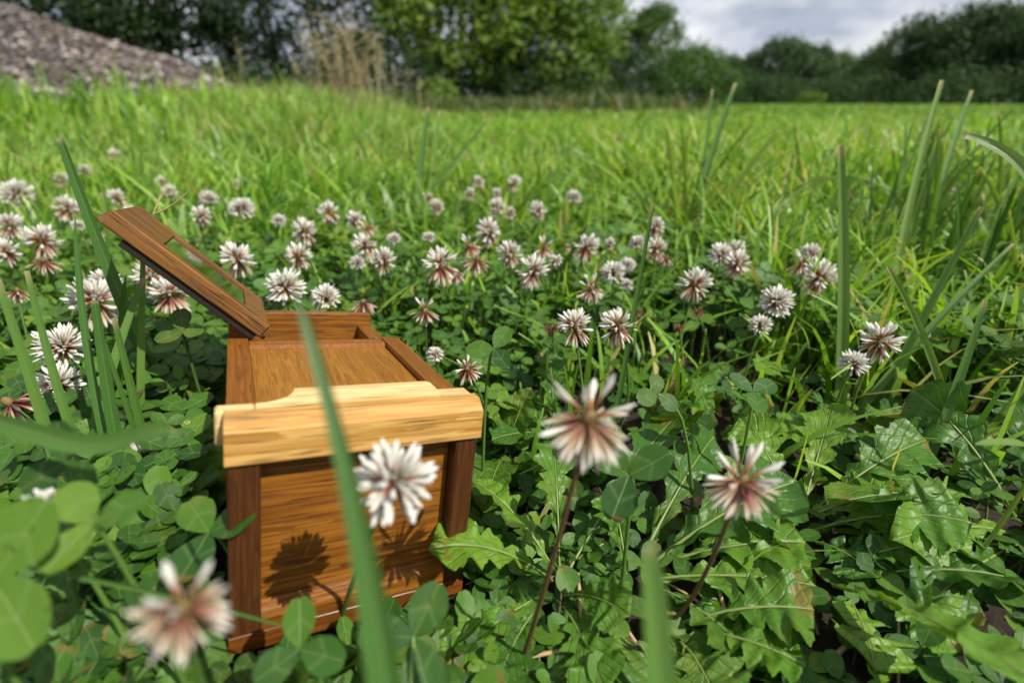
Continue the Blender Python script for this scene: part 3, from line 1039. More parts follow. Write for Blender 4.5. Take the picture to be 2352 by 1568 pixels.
flower(1960, 836, 66, 'W', .078, 'flat white clover flower with dark centre below the rightmost large one', tilt=(0, -.2, 1))
flower(977, 715, 62, 'D', .088, 'pink clover flower with two upright florets right of the box back')
flower(1073, 848, 68, 'D', .078, 'red clover flower with white rabbit-ear florets beside the box right edge')
flower(1000, 815, 40, 'W', .078, 'small greenish white clover bud right of the box top')
# far, out of focus
far_l = [(555, 482, 60, 'W'), (480, 460, 46, 'W'), (462, 497, 46, 'M'), (755, 490, 52, 'P'), (815, 506, 42, 'M'), (640, 508, 34, 'W'),
         (40, 448, 74, 'W'), (155, 480, 60, 'M'), (22, 520, 60, 'M'), (95, 555, 76, 'M'), (14, 580, 60, 'M'), (100, 600, 62, 'R'), (40, 668, 56, 'R'), (195, 396, 36, 'W'),
         (262, 358, 30, 'P'), (372, 420, 30, 'M'), (268, 455, 40, 'M'), (390, 442, 34, 'M'), (540, 425, 28, 'W'), (140, 412, 34, 'M'), (215, 540, 40, 'R'), (180, 520, 30, 'W'), (300, 490, 36, 'M'), (340, 520, 30, 'W')]
far_r = [(1003, 476, 36, 'M'), (1140, 478, 44, 'M'), (1172, 490, 30, 'M'), (1235, 485, 44, 'M'), (1318, 455, 38, 'W'), (1180, 422, 36, 'P'), (1097, 420, 34, 'W'), (1080, 446, 28, 'P'), (985, 455, 28, 'P'), (1140, 445, 26, 'M'),
         (2045, 400, 26, 'W'), (1995, 422, 28, 'W'), (2080, 386, 26, 'W'), (2290, 382, 36, 'W'), (2335, 402, 34, 'W'), (2255, 432, 30, 'W'), (2310, 455, 32, 'W'), (2200, 395, 26, 'M'), (2340, 520, 34, 'M'), (2180, 440, 24, 'W'), (905, 550, 34, 'W'), (985, 548, 34, 'W'), (1275, 600, 34, 'M'), (1400, 560, 28, 'M')]
LOOK = {'W': 'white', 'M': 'white and buff', 'P': 'pink-skirted', 'R': 'reddish drooping', 'D': 'reddish'}
ORD = 'first second third fourth fifth sixth seventh eighth ninth tenth eleventh twelfth thirteenth fourteenth fifteenth sixteenth seventeenth eighteenth nineteenth twentieth twenty-first twenty-second twenty-third twenty-fourth'.split()
far_l.sort(); far_r.sort()
for i, (u, v, d, k) in enumerate(far_l):
    flower(u, v, d, k, .104, f'blurred {LOOK[k]} clover flower in the far left patch, {ORD[i]} from the left', 'far clover flowers at left', single=False)
for i, (u, v, d, k) in enumerate(far_r):
    flower(u, v, d, k, .104, f'small blurred {LOOK[k]} clover flower far back at right, {ORD[i]} from the left', 'far clover flowers in the grass', single=False)
flower(1420, 322, 20, 'X', .14, 'pink clover flower far out in the meadow, left of another pink one', single=False)
flower(1541, 356, 18, 'X', .13, 'small pink clover flower far out, right of another pink one', single=False)

# hero clover leaves, one by one
HERO = [
    (950, 1462, .172, .0185, (.1, -.5, .8), 1.57, 'clover leaf with nibbled edges right below the box front'),
    (690, 1490, .160, .0150, (-.1, -.5, .8), .3, 'clover leaf in shade at the lower edge of the box front'),
    (1445, 1092, .215, .0200, (-.3, -.55, .7), 2.6, 'bluish green clover leaf beside the large buff flower stem'),
    (480, 1222, .190, .0190, (.1, -.3, .9), .9, 'clover leaf on arched stalk beside left post of the box'),
    (-15, 1330, .128, .0230, (.25, -.75, .6), .0, 'very large blurred clover leaf at the left edge'),
    (150, 1060, .160, .0130, (.1, -.7, .5), .2, 'blurred clover leaf held upright at left above a larger one'),
    (215, 1200, .145, .0160, (.1, -.3, .9), 1.0, 'large blurred clover leaf in the bottom left corner'),
    (1135, 800, .270, .0150, (-.1, -.6, .7), 1.57, 'pale clover leaf standing right of the box top'),
    (1510, 905, .262, .0130, (.2, -.6, .7), 2.2, 'round-lobed pale clover leaf among dandelion leaves right of centre'),
    (1730, 900, .280, .0160, (.1, -.3, .9), .8, 'clover leaf low among the right-hand white flowers'),
    (420, 760, .300, .0150, (.1, -.4, .9), .4, 'clover leaf in the lid shade beside the box'),
]
for (u, v, dep, s, n, sp, lab) in HERO:
    clover_leaf(at_d(u, v, dep), s, np.array(n, float), sp, label=lab, stalk=.0011)


# ------------------------------------------------------------------ lobed and broad leaves
def blade_leaf(p0, p1, p2, width, kind, rng, roll=0.0, n=72, nu=9, mat=None, teeth=None):
    """leaf surface along a bezier spine"""
    P = bez(np.asarray(p0, float), np.asarray(p1, float), np.asarray(p2, float), n)
    T = unit(np.gradient(P, axis=0))
    S = unit(np.cross(T, np.array([0, 0, 1.0])))
    U = np.cross(S, T)
    roll = roll + np.linspace(0, rng.normal(0, .35), n) + .12 * np.sin(np.linspace(0, rng.uniform(5, 9), n))
    cr, sr = np.cos(roll)[:, None], np.sin(roll)[:, None]
    S, U = S * cr + U * sr, U * cr - S * sr
    v = np.linspace(0, 1, n)
    if kind == 'dand':
        env = np.interp(v, [0, .12, .35, .6, .8, .93, 1], [.06, .10, .34, .75, 1.0, .72, .02])
        nl = teeth or rng.integers(4, 7)
        out = []
        for side in (0, 1):
            ph = rng.random() * .5
            f = (v * nl + ph) % 1.0
            lob = np.where(f < .78, f / .78, (1 - f) / .22)            # slow rise, sharp hook back
            lob = .40 + .60 * lob ** .8
            fade = np.interp(v, [0, .7, .86, 1], [1, 1, .45, 0])
            small = .13 * ((v * nl * 3.3 + ph) % 1) * np.interp(v, [0, .3, 1], [0, 1, 1]) - .06
            out.append(env * (1 - fade * (1 - lob)) * (1 + small) * rng.uniform(.9, 1.1))
        wl, wr = out
        back = .16
    elif kind == 'broad':
        env = np.sin(np.pi * np.clip(v, 0, 1) ** .85) ** .7 * np.interp(v, [0, .08, .2, 1], [.15, .4, 1, 1]) + .02
        wob = 1 + .06 * np.sin(v * rng.uniform(12, 22)) + .04 * np.sin(v * 37)
        wl, wr = env * wob, env * (1 + .06 * np.sin(v * rng.uniform(12, 22) + 2))
        back = .05
    else:                          # lance
        env = np.sin(np.pi * v ** .9) ** .8 + .02
        wl = wr = env; back = 0
    u = np.linspace(-1, 1, nu)
    u = np.sign(u) * np.abs(u) ** .85
    hw = width / 2
    V = []; UV = []
    ph1, ph2 = rng.uniform(0, 6, 2)
    for i in range(n):
        for a in u:
            wd = (wl[i] if a < 0 else wr[i]) * hw
            X = a * wd
            amp = width * .062
            zz = .20 * abs(X) + amp * (abs(a) ** 1.2) * (math.sin(v[i] * 17 + ph1 + (2 if a > 0 else 0)) * .7 + math.sin(v[i] * 29 + ph2 + a) * .5 + math.sin(v[i] * 53 + ph2 * 2 - a * 2) * .25)
            zz += amp * .5 * math.sin(v[i] * 40 + abs(a) * 3) * (1 - abs(a)) * min(1, abs(a) * 4)
            V.append(P[i] + S[i] * X + U[i] * zz - T[i] * (abs(a) ** 1.6) * wd * back)
            UV.append((.5 + X / width * .9, v[i]))
    V = np.array(V)
    return V, grid_faces(nu, n), np.array(UV), P, U


def leaf_part(root, base, args, kind, width, rng, roll=0.0, mat=None, rib=True):
    V, F, UV, P, U = blade_leaf(*args, width, kind, rng, roll)
    o = link('leaf', mesh('leaf', V - base, F, mat or M_dand, UV), root)
    if rib:
        hgt = np.interp(np.linspace(0, 1, len(P)), [0, 1], [.0014, .0003])
        Vt, Ft, Ut = tube((P + U * .0002)[::3], hgt[::3] * width / .03 * .5, 5)
        link('midrib', mesh('midrib', Vt - base, Ft, M_rib, Ut), o)
    return o


M_rib = plain('pale_midrib', (.150, .215, .050), .45, var=.3, scale=90)
drng = np.random.default_rng(31)


def plant(name, cu, cv, label, leaves, kind='dand', mat=None, cat='dandelion', group=None):
    c = px_ground(cu, cv)
    root = empty(name, c)
    for lf in leaves:
        (bu, bv, bh), (tu, tv, th), wd, arch = lf[:4]
        roll = lf[4] if len(lf) > 4 else drng.normal(0, .2)
        b = at_z(bu, bv, bh); tp = at_z(tu, tv, th)
        mid = (b + tp) / 2 + np.array([0, 0, arch])
        leaf_part(root, c, (b, mid, tp), kind, wd, drng, roll, mat)
    tag(root, label, cat, group)
    return root


Rr_ = drng
plant('dandelion_plant', 1270, 1350, 'dandelion rosette with curled lobed leaves hugging the right side of the box', [
    ((1262, 1330, .012), (985, 1262, .050), .036, .022, .25),
    ((1285, 1330, .012), (1085, 1105, .052), .036, .020, -.2),
    ((1285, 1300, .012), (1270, 1010, .045), .030, .018),
    ((1300, 1320, .012), (1560, 950, .040), .034, .020),
    ((1240, 1370, .012), (1010, 1545, .022), .032, .010),
    ((1290, 1370, .012), (1445, 1415, .034), .030, .012, -.3),
    ((1290, 1390, .012), (1390, 1590, .020), .030, .010),
    ((1230, 1400, .012), (1130, 1590, .015), .026, .010),
])
plant('dandelion_plant', 1490, 1315, 'dandelion with the broad sunlit leaf behind the ragged pink flower', [
    ((1480, 1310, .012), (1832, 1105, .048), .052, .018, .15),
    ((1500, 1300, .010), (1850, 1245, .028), .046, .012, .3),
    ((1470, 1290, .012), (1640, 1000, .040), .040, .016),
    ((1500, 1330, .012), (1875, 1345, .020), .044, .010),
    ((1510, 1350, .010), (1720, 1500, .014), .036, .010),
    ((1440, 1330, .012), (1400, 1130, .035), .030, .014),
])
plant('dandelion_plant', 2330, 1190, 'dandelion with a large glossy upturned leaf at the right edge', [
    ((2330, 1185, .016), (2092, 893, .064), .050, .016, .35),
    ((2300, 1160, .012), (1900, 1160, .040), .044, .020, .1),
    ((2330, 1230, .012), (2050, 1240, .036), .042, .016),
    ((2350, 1150, .012), (2352, 905, .050), .040, .012),
    ((2340, 1250, .012), (2110, 1400, .020), .040, .014),
])
plant('dandelion_plant', 1800, 1180, 'dandelion with serrated leaves crossing right of the ragged pink flower', [
    ((1850, 1190, .012), (2130, 1010, .044), .042, .018, .2),
    ((1830, 1200, .012), (2090, 1130, .034), .044, .012, -.1),
    ((1860, 1220, .012), (2230, 1200, .042), .044, .018),
    ((1820, 1170, .012), (1700, 960, .046), .038, .012),
    ((1840, 1180, .012), (1910, 930, .046), .036, .012),
    ((1850, 1240, .010), (2020, 1330, .020), .038, .010),
])
plant('dandelion_plant', 1560, 1440, 'dandelion with jagged dark green leaves low in the bottom right', [
    ((1570, 1430, .010), (1870, 1400, .026), .046, .012, .1),
    ((1590, 1450, .010), (1850, 1530, .020), .044, .010),
    ((1560, 1470, .010), (1650, 1620, .018), .040, .008),
    ((1540, 1470, .010), (1480, 1620, .016), .036, .008),
])
plant('dandelion_plant', 1930, 1330, 'dandelion with the broad dark leaf stretching into the bottom right corner', [
    ((1915, 1345, .020), (2420, 1600, .062), .046, .014, .1),
    ((1960, 1330, .012), (2330, 1330, .030), .044, .014),
    ((1940, 1370, .010), (2010, 1540, .018), .042, .010),
    ((1980, 1350, .010), (2230, 1500, .018), .042, .010),
    ((1920, 1310, .012), (2150, 1250, .030), .040, .012),
])
plant('dandelion_plant', 1640, 1000, 'dandelion with upright pale leaves behind the ragged pink flower', [
    ((1640, 1000, .012), (1590, 870, .052), .038, .010, .3),
    ((1660, 1000, .012), (1780, 935, .046), .036, .012),
    ((1640, 1020, .012), (1500, 960, .046), .034, .012),
    ((1660, 1010, .012), (1870, 1000, .036), .036, .010),
])
plant('dandelion_plant', 1290, 990, 'dandelion with a tall pale-edged leaf behind the buff flower', [
    ((1275, 1000, .010), (1262, 790, .066), .030, .006, .5),
    ((1300, 1000, .010), (1400, 860, .055), .030, .010),
    ((1270, 1000, .010), (1140, 920, .050), .032, .012),
    ((1290, 1010, .010), (1130, 1010, .045), .032, .012),
])
plant('dandelion_plant', 2150, 960, 'dandelion with shaded leaves beneath the straw at right', [
    ((2150, 960, .010), (2060, 870, .046), .038, .012),
    ((2170, 960, .010), (2320, 900, .046), .038, .012),
    ((2150, 970, .010), (2010, 960, .040), .038, .012),
    ((2170, 980, .010), (2260, 1010, .034), .036, .010),
])
plant('dandelion_plant', 1830, 850, 'small dandelion under the flat white flowers at right', [
    ((1830, 850, .012), (1760, 790, .048), .032, .010),
    ((1840, 850, .012), (1930, 800, .048), .032, .010),
    ((1830, 860, .012), (1740, 850, .044), .032, .010),
    ((1850, 860, .012), (1950, 880, .040), .032, .010),
])
# broad puckered leaves left of the box
plant('broadleaf_plant', 430, 960, 'broad puckered green leaves crowding the left side of the box', [
    ((455, 1000, .030), (330, 870, .062), .040, .008, .2),
    ((470, 1020, .030), (280, 940, .055), .038, .010, 0),
    ((480, 1100, .030), (440, 960, .060), .040, .010, .2),
    ((500, 1190, .035), (425, 1040, .062), .034, .012, .3),
    ((470, 1180, .030), (520, 1020, .060), .030, .010, -.2),
], 'broad', M_broad, 'broadleaf plant')
plant('broadleaf_plant', 300, 850, 'folded pale broad leaf standing left of the withered brown clover head', [
    ((300, 870, .035), (255, 780, .072), .030, .006, .4),
    ((310, 870, .035), (345, 765, .072), .034, .008, -.4),
    ((290, 880, .030), (225, 900, .060), .030, .008, 0),
], 'broad', M_broad, 'broadleaf plant')
plant('broadleaf_plant', 1160, 1000, 'round green leaves pressed against the right side of the box', [
    ((1150, 1030, .020), (1120, 930, .055), .030, .008, .1),
    ((1160, 1040, .020), (1220, 890, .060), .030, .008, 0),
    ((1150, 1060, .020), (1115, 1170, .045), .030, .010, 0),
], 'broad', M_broad, 'broadleaf plant')

# ------------------------------------------------------------------ grass
def blade_mesh(P, width, name, mat, twist=0.0, flat_tip=True, base=None, face=None, prof=None, pad=0):
    P = np.asarray(P, float); n = len(P)
    T = unit(np.gradient(P, axis=0))
    f = np.array(face if face is not None else (0, -1, .15), float)      # side the flat faces
    S = unit(np.cross(T, f))
    tw = np.linspace(0, twist, n)[:, None]
    U = np.cross(S, T)
    S = S * np.cos(tw) + U * np.sin(tw); U = np.cross(S, T)
    v = np.concatenate([np.zeros(pad), np.linspace(0, 1, n - pad)])
    if prof is not None: wv = np.interp(v, prof[0], prof[1]) * width
    else:
        wv = np.interp(v, [0, .15, .6, .9, 1], [.6, 1, .9, .62, .5 if flat_tip else .05]) * width
    V = []; UV = []
    for i in range(n):
        for a in (-1, -.5, 0, .5, 1):
            V.append(P[i] + S[i] * a * wv[i] / 2 + U[i] * (abs(a) * .18 * wv[i])); UV.append((.5 + a * .45, v[i]))
    V = np.array(V)
    b = P[0] if base is None else base
    return mesh(name, V - b, grid_faces(5, n), mat, np.array(UV))


def root_path(P, root, k=8):
    t0 = unit(P[0] - P[1]); r = np.array([root[0], root[1], float(gz(root[0], root[1])) - .003])
    return bez(r, P[0] + t0 * np.linalg.norm(P[0] - r) * .5, P[0], k + 1)[:-1]


def grass_blade(pb, pt, bow, width, label, mat=None, twist=.2, flat=True, face=None, prof=None, n=14, root=None):
    pb = np.asarray(pb, float); pt = np.asarray(pt, float)
    P = bez(pb, (pb + pt) / 2 + np.asarray(bow, float), pt, n)
    pad = 0
    if root is not None:           # carry the blade on down to the soil
        pad = 8; P = np.concatenate([root_path(P, root), P])
    o = empty('grass_plant', P[0])
    link('blade', blade_mesh(P, width, 'blade', mat or M_grass_i, twist, flat, face=face, prof=prof, pad=pad), o)
    tag(o, label, 'grass')
    return o


# the big blurred blade crossing the box front and its neighbours: rooted in the turf just before the lens
def low(u, v, dep):
    p = at_d(u, v, dep); return p


pb = at_d(905, 1700, .088); pt = at_d(680, 668, .096)
grass_blade(pb, pt, np.array([.0048, 0, .0]), .0064, 'large blurred green grass blade crossing the front of the box', M_grass_dark, .15, False, prof=([0, .2, .45, .7, .9, 1], [1, 1, .75, .52, .42, .12]), n=22, root=pb[:2] + np.array([.012, .004]))
pb = at_d(1535, 1750, .095); pt = at_d(1492, 1252, .100)
grass_blade(pb, pt, (0.000, 0, 0), .0054, 'blurred stubby cut grass blade at bottom centre right', M_grass_i, .1, True, prof=([0, .3, .75, .93, 1], [1.1, 1.1, .85, .65, .3]), root=pb[:2] + np.array([.004, .004]))
# curling blurred leaf at left
P = np.array([at_d(-60, 950, .150), at_d(60, 985, .147), at_d(170, 1020, .145), at_d(270, 1020, .143), at_d(350, 985, .140), at_d(405, 990, .139)])
tt = np.linspace(0, 5, 24); Pi = np.stack([np.interp(tt, range(6), P[:, k]) for k in range(3)], 1)
for _ in range(3): Pi[1:-1] = (Pi[:-2] + Pi[1:-1] + Pi[2:]) / 3
Pi = np.concatenate([root_path(Pi, Pi[0][:2] + np.array([-.03, .0])), Pi])
o = empty('grass_plant', Pi[0])
link('blade', blade_mesh(Pi, .0062, 'blade', M_grass_i, .8, False, pad=8), o)
tag(o, 'blurred curling grass leaf lying across the left edge', 'grass')
P0 = at_d(60, 1300, .150); P1 = at_d(690, 1445, .165)
grass_blade(P0, P1, (0, 0, .004), .0024, 'thin pale runner stem crossing low before the box', M_stalk, 0, False, root=P0[:2] + np.array([-.02, .0]))

BL = [  # base u,v  tip u,v  depth base/tip, width m, bow(px-ish metres), label, dark
    (330, 760, 138, 318, .33, .30, .0085, (-.006, 0, 0), 'tall dark cut grass blade rising above the lid at far left', 1),
    (215, 1020, 172, 492, .24, .25, .0042, (-.012, 0, .0), 'thin dark curved grass blade at left crossing white flowers', 1),
    (198, 960, 218, 690, .235, .235, .0062, (-.002, 0, 0), 'short dark blade standing before the full white flower at left', 1),
    (135, 980, 62, 622, .26, .26, .0046, (-.004, 0, 0), 'pale grey-green blade with a torn tip at left', 0),
    (30, 960, -6, 640, .22, .22, .0050, (.003, 0, 0), 'wide grass blade along the left picture edge', 0),
    (60, 950, 330, 640, .25, .30, .0058, (-.004, 0, .004), 'grass blade slanting up right beneath the lid', 0),
    (268, 900, 330, 560, .31, .31, .0046, (-.002, 0, 0), 'bluish blade standing just left of the lid edge', 0),
    (255, 860, 262, 730, .26, .26, .0046, (0, 0, 0), 'short pale blade with a split tip below the full white flower', 0),
    (215, 770, 225, 745, .25, .25, .0030, (0, 0, 0), 'little blade stub near the white flower at left', 0),
    (150, 690, 290, 630, .30, .30, .0038, (0, 0, .02), 'arched dark grass blade above the white flower at left', 1),
    (1975, 790, 1930, 335, .37, .37, .0086, (.006, 0, 0), 'tall upright green blade at right of centre in the clump', 0),
    (1600, 470, 1690, 192, .80, .80, .0120, (-.012, 0, 0), 'tall green blade reaching the far tree line', 0),
    (1610, 430, 1637, 205, .85, .85, .0075, (.003, 0, 0), 'thin green blade left of the tall one at the tree line', 0),
    (2085, 640, 2163, 185, .50, .52, .0078, (-.010, 0, 0), 'tallest grass blade at right overlapping the dark trees', 0),
    (2130, 600, 2232, 208, .62, .64, .0075, (-.010, 0, 0), 'grey-green blade right of the tallest blade', 0),
    (2420, 560, 2218, 312, .30, .30, .0072, (.012, 0, .020), 'pale arching blade bending in from the right edge', 3),
    (2300, 880, 2040, 612, .30, .32, .0050, (.010, 0, .012), 'pale blade arching left over the brown straw at right', 0),
    (2190, 930, 2262, 690, .30, .30, .0060, (.004, 0, 0), 'upright blade beside the brown straw at right', 0),
    (2105, 700, 2255, 475, .36, .36, .0062, (.0, 0, 0), 'straight pale blade leaning right in the right-hand clump', 0),
    (2060, 740, 2330, 560, .36, .38, .0058, (-.01, 0, .004), 'blade leaning far right in the right-hand clump', 0),
    (950, 430, 985, 248, .85, .85, .0130, (-.010, 0, 0), 'tall pale blade in the middle distance left of another', 0),
    (975, 420, 1010, 255, .88, .88, .0100, (-.004, 0, 0), 'pale blade right beside the tall middle-distance one', 0),
    (900, 440, 1125, 270, .85, .85, .0080, (0, 0, .0), 'slanting blade in the middle distance', 0),
    (1250, 480, 1350, 515, .52, .50, .0060, (0, 0, .012), 'pale bent blade lying behind the white flowers at centre', 0),
    (1440, 700, 1500, 470, .33, .33, .0040, (.0, 0, 0), 'thin green blade standing through the loose flower cluster', 0),
    (2352, 1020, 2240, 1020, .22, .20, .0035, (0, 0, .002), 'narrow pale blade entering low from the right edge', 0),
    (2240, 890, 2310, 815, .26, .26, .0042, (0, 0, 0), 'short yellow-orange dying leaf by the brown straw', 2),
]
M_pale = leaf_mat('pale_grass_blade', [(0, (.16, .26, .09)), (1, (.22, .32, .12))], False, ('g', 1, 0, .05), rough=.35, tr=.3, tip=((.42, .38, .22), .93))
M_dying = leaf_mat('dying_leaf', [(0, (.34, .20, .03)), (1, (.42, .27, .04))], False, ('g', 1, 0, .05), tip=((.30, .08, .02), .7))
for (bu, bv, tu, tv, d0, d1, wd, bow, lab, dk) in BL:
    b = at_d(bu, bv, d0); tp = at_d(tu, tv, d1)
    g = gz(b[0], b[1]); rt = None
    if dk == 2: b = px_ground(bu, bv); tp = b + np.array([.020, .004, .024])
    elif bu >= 2352: rt = b[:2] + np.array([.006, .004])
    if dk != 2 and bu < 2352:      # carry the blade down to the soil
        dirn = (b - tp); 
        if b[2] > g + .004: 
            k = min((b[2] - g) / max(.3, abs(dirn[2]) / np.linalg.norm(dirn)), .05)
            b = np.array([b[0] + dirn[0] * .15, b[1] + dirn[1] * .1, g - .002])
    grass_blade(b, tp, bow, wd, lab, [M_grass_i, M_grass_dark, M_dying, M_pale][dk], root=rt, twist=float(drng.normal(0, .15)), face=EYE - (b + tp) / 2 + np.array([drng.normal(0, .06), 0, .14]), flat=(wd > .0045) or drng.random() < .5)


def tuft(c, n, h, spread, lean, label, width=.0055, mat=None):
    c = np.array([c[0], c[1], float(gz(c[0], c[1]))])
    root = empty('grass_tuft', c)
    for i in range(n):
        a = drng.uniform(0, 6.283); s = spread * drng.uniform(.2, 1)
        hh = h * drng.uniform(.45, 1.05)
        b = np.array([drng.normal(0, .012), drng.normal(0, .012), -.003])
        tp = b + np.array([math.cos(a) * s + lean[0] * hh, math.sin(a) * s * .6 + lean[1] * hh, hh])
        mid = (b + tp) / 2 + np.array([0, 0, hh * drng.uniform(.05, .28)])
        P = bez(b, mid, tp, 9)
        wd = width * drng.uniform(.6, 1.15)
        link('blade', blade_mesh(P, wd, 'blade', mat or (M_grass_i if drng.random() < .75 else M_grass_dark), drng.normal(0, .6), drng.random() < .6,
                                 base=np.zeros(3), face=(math.cos(a + drng.normal(0, .6)), -1, .3)), root)
    tag(root, label, 'grass tuft')


def gxy(u, v):
    p = at_z(u, v, 0.0); return p[0], p[1]


M_fan = leaf_mat('yellow_green_blade', [(0, (.100, .200, .020)), (1, (.200, .300, .045))], False, ('g', 1, 0, .05), rough=.4, tr=.35, tip=((.36, .31, .17), .965), blotch=.12)
tuft(gxy(1575, 590), 30, .20, .17, (.35, .1), 'bright fan-shaped grass tuft behind the loose flower cluster', .0085, M_fan)
tuft(gxy(1990, 690), 22, .19, .08, (.15, 0), 'dense upright grass tuft right of the large white flower', .006)
tuft(gxy(2120, 720), 26, .21, .13, (.25, 0), 'tall leaning grass tuft at the right beside brown straw', .0065)
tuft(gxy(2290, 640), 26, .22, .13, (.1, 0), 'tall grass tuft against the right picture edge', .006)
tuft(gxy(1840, 560), 24, .18, .13, (.2, 0), 'grass tuft behind the trio of flowers at right', .006)
tuft(gxy(2200, 560), 26, .22, .14, (.15, 0), 'grass tuft behind the right-hand tuft with white flowers beyond', .0065)
tuft(gxy(2050, 620), 24, .22, .10, (.2, 0), 'tall grass tuft between the upright blade and the leaning tuft', .0075)
tuft(gxy(2200, 760), 22, .17, .11, (.2, 0), 'green grass tuft rising out of the brown straw', .006)
tuft(gxy(2330, 760), 22, .18, .10, (-.1, 0), 'grass tuft cut by the right edge above the dandelion', .0065)
tuft(gxy(1740, 470), 22, .17, .12, (.25, 0), 'grass tuft in the middle distance right of the fan-shaped one', .0085)
tuft(gxy(40, 900), 10, .12, .07, (-.1, 0), 'grass tuft at the left edge below the white flowers', .0036)
tuft(gxy(170, 760), 10, .11, .06, (.2, 0), 'short grass tuft among the white flowers at left', .0036)
tuft(gxy(60, 560), 24, .19, .12, (.1, 0), 'blurred grass tuft behind the flowers at the left edge', .006)
tuft(gxy(330, 520), 20, .17, .10, (-.05, 0), 'blurred grass tuft just behind the raised lid', .006)
tuft(gxy(620, 470), 22, .18, .10, (.0, 0), 'pale grass tuft behind the box and its back flowers', .006)
tuft(gxy(960, 445), 20, .17, .10, (.1, 0), 'pale grass tuft in the middle distance left of centre', .006)


def grass_mass(name, label, n, r0, r1, power, hfun, wid, segs, rng, keep, mat, lean=.45, tuftn=1, tuft_r=.0):
    if tuftn > 1:
        c = scatter(n // tuftn, r0, r1, power, rng, keep)
        p = np.repeat(c, tuftn, 0) + rng.normal(0, 1, (len(c) * tuftn, 2)) * (tuft_r * (1 + .25 * np.repeat(c[:, 1], tuftn))[:, None])
        ok = box_free(p[:, 0], p[:, 1]); p = p[ok]
        tr = np.repeat(rng.normal(0, .16, len(c)), tuftn)[ok]
    else:
        p = scatter(n, r0, r1, power, rng, keep); tr = np.zeros(len(p))
    n = len(p)
    y = p[:, 1]; z0 = gz(p[:, 0], p[:, 1])
    h = hfun(p[:, 0], y) * rng.uniform(.5, 1.12, n)
    a = rng.uniform(0, 6.283, n)
    ln = np.abs(rng.normal(0, lean, n)) * h
    dx, dy = np.cos(a) * ln, np.sin(a) * ln
    wv = wid(y) * rng.uniform(.6, 1.2, n)
    fa = rng.uniform(-1.2, 1.2, n)            # facing
    sx, sy = np.cos(fa), np.sin(fa)
    V = np.zeros((n, (segs + 1) * 2, 3)); UV = np.zeros((n, (segs + 1) * 2, 2))
    droop = rng.uniform(0, .35, n)
    for i in range(segs + 1):
        t_ = i / segs
        k = t_ ** 1.7
        wi = wv * np.interp(t_, [0, .2, .7, 1], [.7, 1, .75, .25]) / 2
        zz = z0 - .003 + h * (t_ - droop * t_ ** 3)
        for s, j in ((-1, 0), (1, 1)):
            V[:, i * 2 + j] = np.stack([p[:, 0] + dx * k + s * sx * wi, p[:, 1] + dy * k + s * sy * wi, zz], 1)
            UV[:, i * 2 + j] = (j * .9 + .05, t_)
    f = grid_faces(2, segs + 1)
    F = (f[None] + (np.arange(n) * (segs + 1) * 2)[:, None, None]).reshape(-1, 4)
    r = np.clip(rng.normal(.5, .26, n) + tr + .12 * noise2(p[:, 0], y, 3, 4), 0, 1)
    o = link(name, mesh(name, V.reshape(-1, 3), F, mat, UV.reshape(-1, 2), np.repeat(r, (segs + 1) * 2)))
    tag(o, label, 'grass', kind='stuff')


grng = np.random.default_rng(77)


def hgrass(x, y):
    base = np.interp(y, [.2, .5, .9, 2, 6, 30], [.06, .085, .12, .12, .13, .16])
    return base * (1 + .30 * noise2(x, y, 4, 2)) * np.where((x > .26) & (y < 1.4), 1.5, 1.0) * np.where((x < -.35) & (y < 1.2), 1.2, 1.0)


def keep_near(x, y):
    d = np.interp(y, [.2, .40, .6, 1.0], [.05, .22, .55, 1.0])
    d = np.where((x > .25) & (y > .34), np.maximum(d, 1.0), d)
    d = np.where((x < -.30) & (y > .2), np.maximum(d, .6), d)
    d = np.where(before_box(x, y), 0, d)
    return grng.random(len(x)) < d


grass_mass('near_grass', 'green grass growing among the clover', 13000, .16, 1.7, 1.0, hgrass, lambda y: .0048 + .0022 * y, 5, grng, keep_near, M_grass, .5, 3, .010)
grass_mass('meadow_grass', 'mown green meadow grass in the middle distance', 42000, 1.2, 7, 1.6, hgrass, lambda y: .0075 + .0024 * y, 3, grng, lambda x, y: np.ones(len(x), bool), M_grass, .5, 5, .03)
M_broadgrass = leaf_mat('broad_grass', [(0, (.070, .170, .025)), (.5, (.140, .250, .045)), (1, (.240, .330, .085))], True, None, rough=.42, tr=.36, spec=.45, tip=((.42, .40, .22), .93), blotch=.15)
grass_mass('broad_grass', 'broad pale cut grass blades among the clover and meadow', 1500, .55, 2.2, 1.1, lambda x, y: np.interp(y, [.5, 1, 2.2], [.11, .15, .16]), lambda y: .0095 + .004 * y, 5, grng, lambda x, y: (noise2(x, y, 5, 8) > -.1) & ((y > .8) | (np.abs(x + .05) > .34)), M_broadgrass, .33, 2, .012)
M_grass_far = leaf_mat('far_meadow_grass', [(0, (.050, .140, .016)), (.4, (.105, .225, .026)), (.75, (.190, .320, .045)), (1, (.34, .36, .13))], True, None, rough=.5, tr=.35, spec=.3, tip=((.26, .30, .10), .86), blotch=.1)
M_tall = leaf_mat('tall_grass', [(0, (.075, .185, .020)), (.5, (.165, .320, .036)), (.85, (.25, .38, .065)), (1, (.35, .33, .14))], True, None, rough=.45, tr=.33, tip=((.30, .34, .12), .85))

grass_mass('far_grass', 'far meadow grass reaching to the trees', 60000, 6, 60, 1.9, lambda x, y: hgrass(x, y) * (1 + .45 * noise2(x, y, .7, 5)), lambda y: .008 + .0035 * y, 2, grng, lambda x, y: np.ones(len(x), bool), M_grass_far, .5, 4, .05)


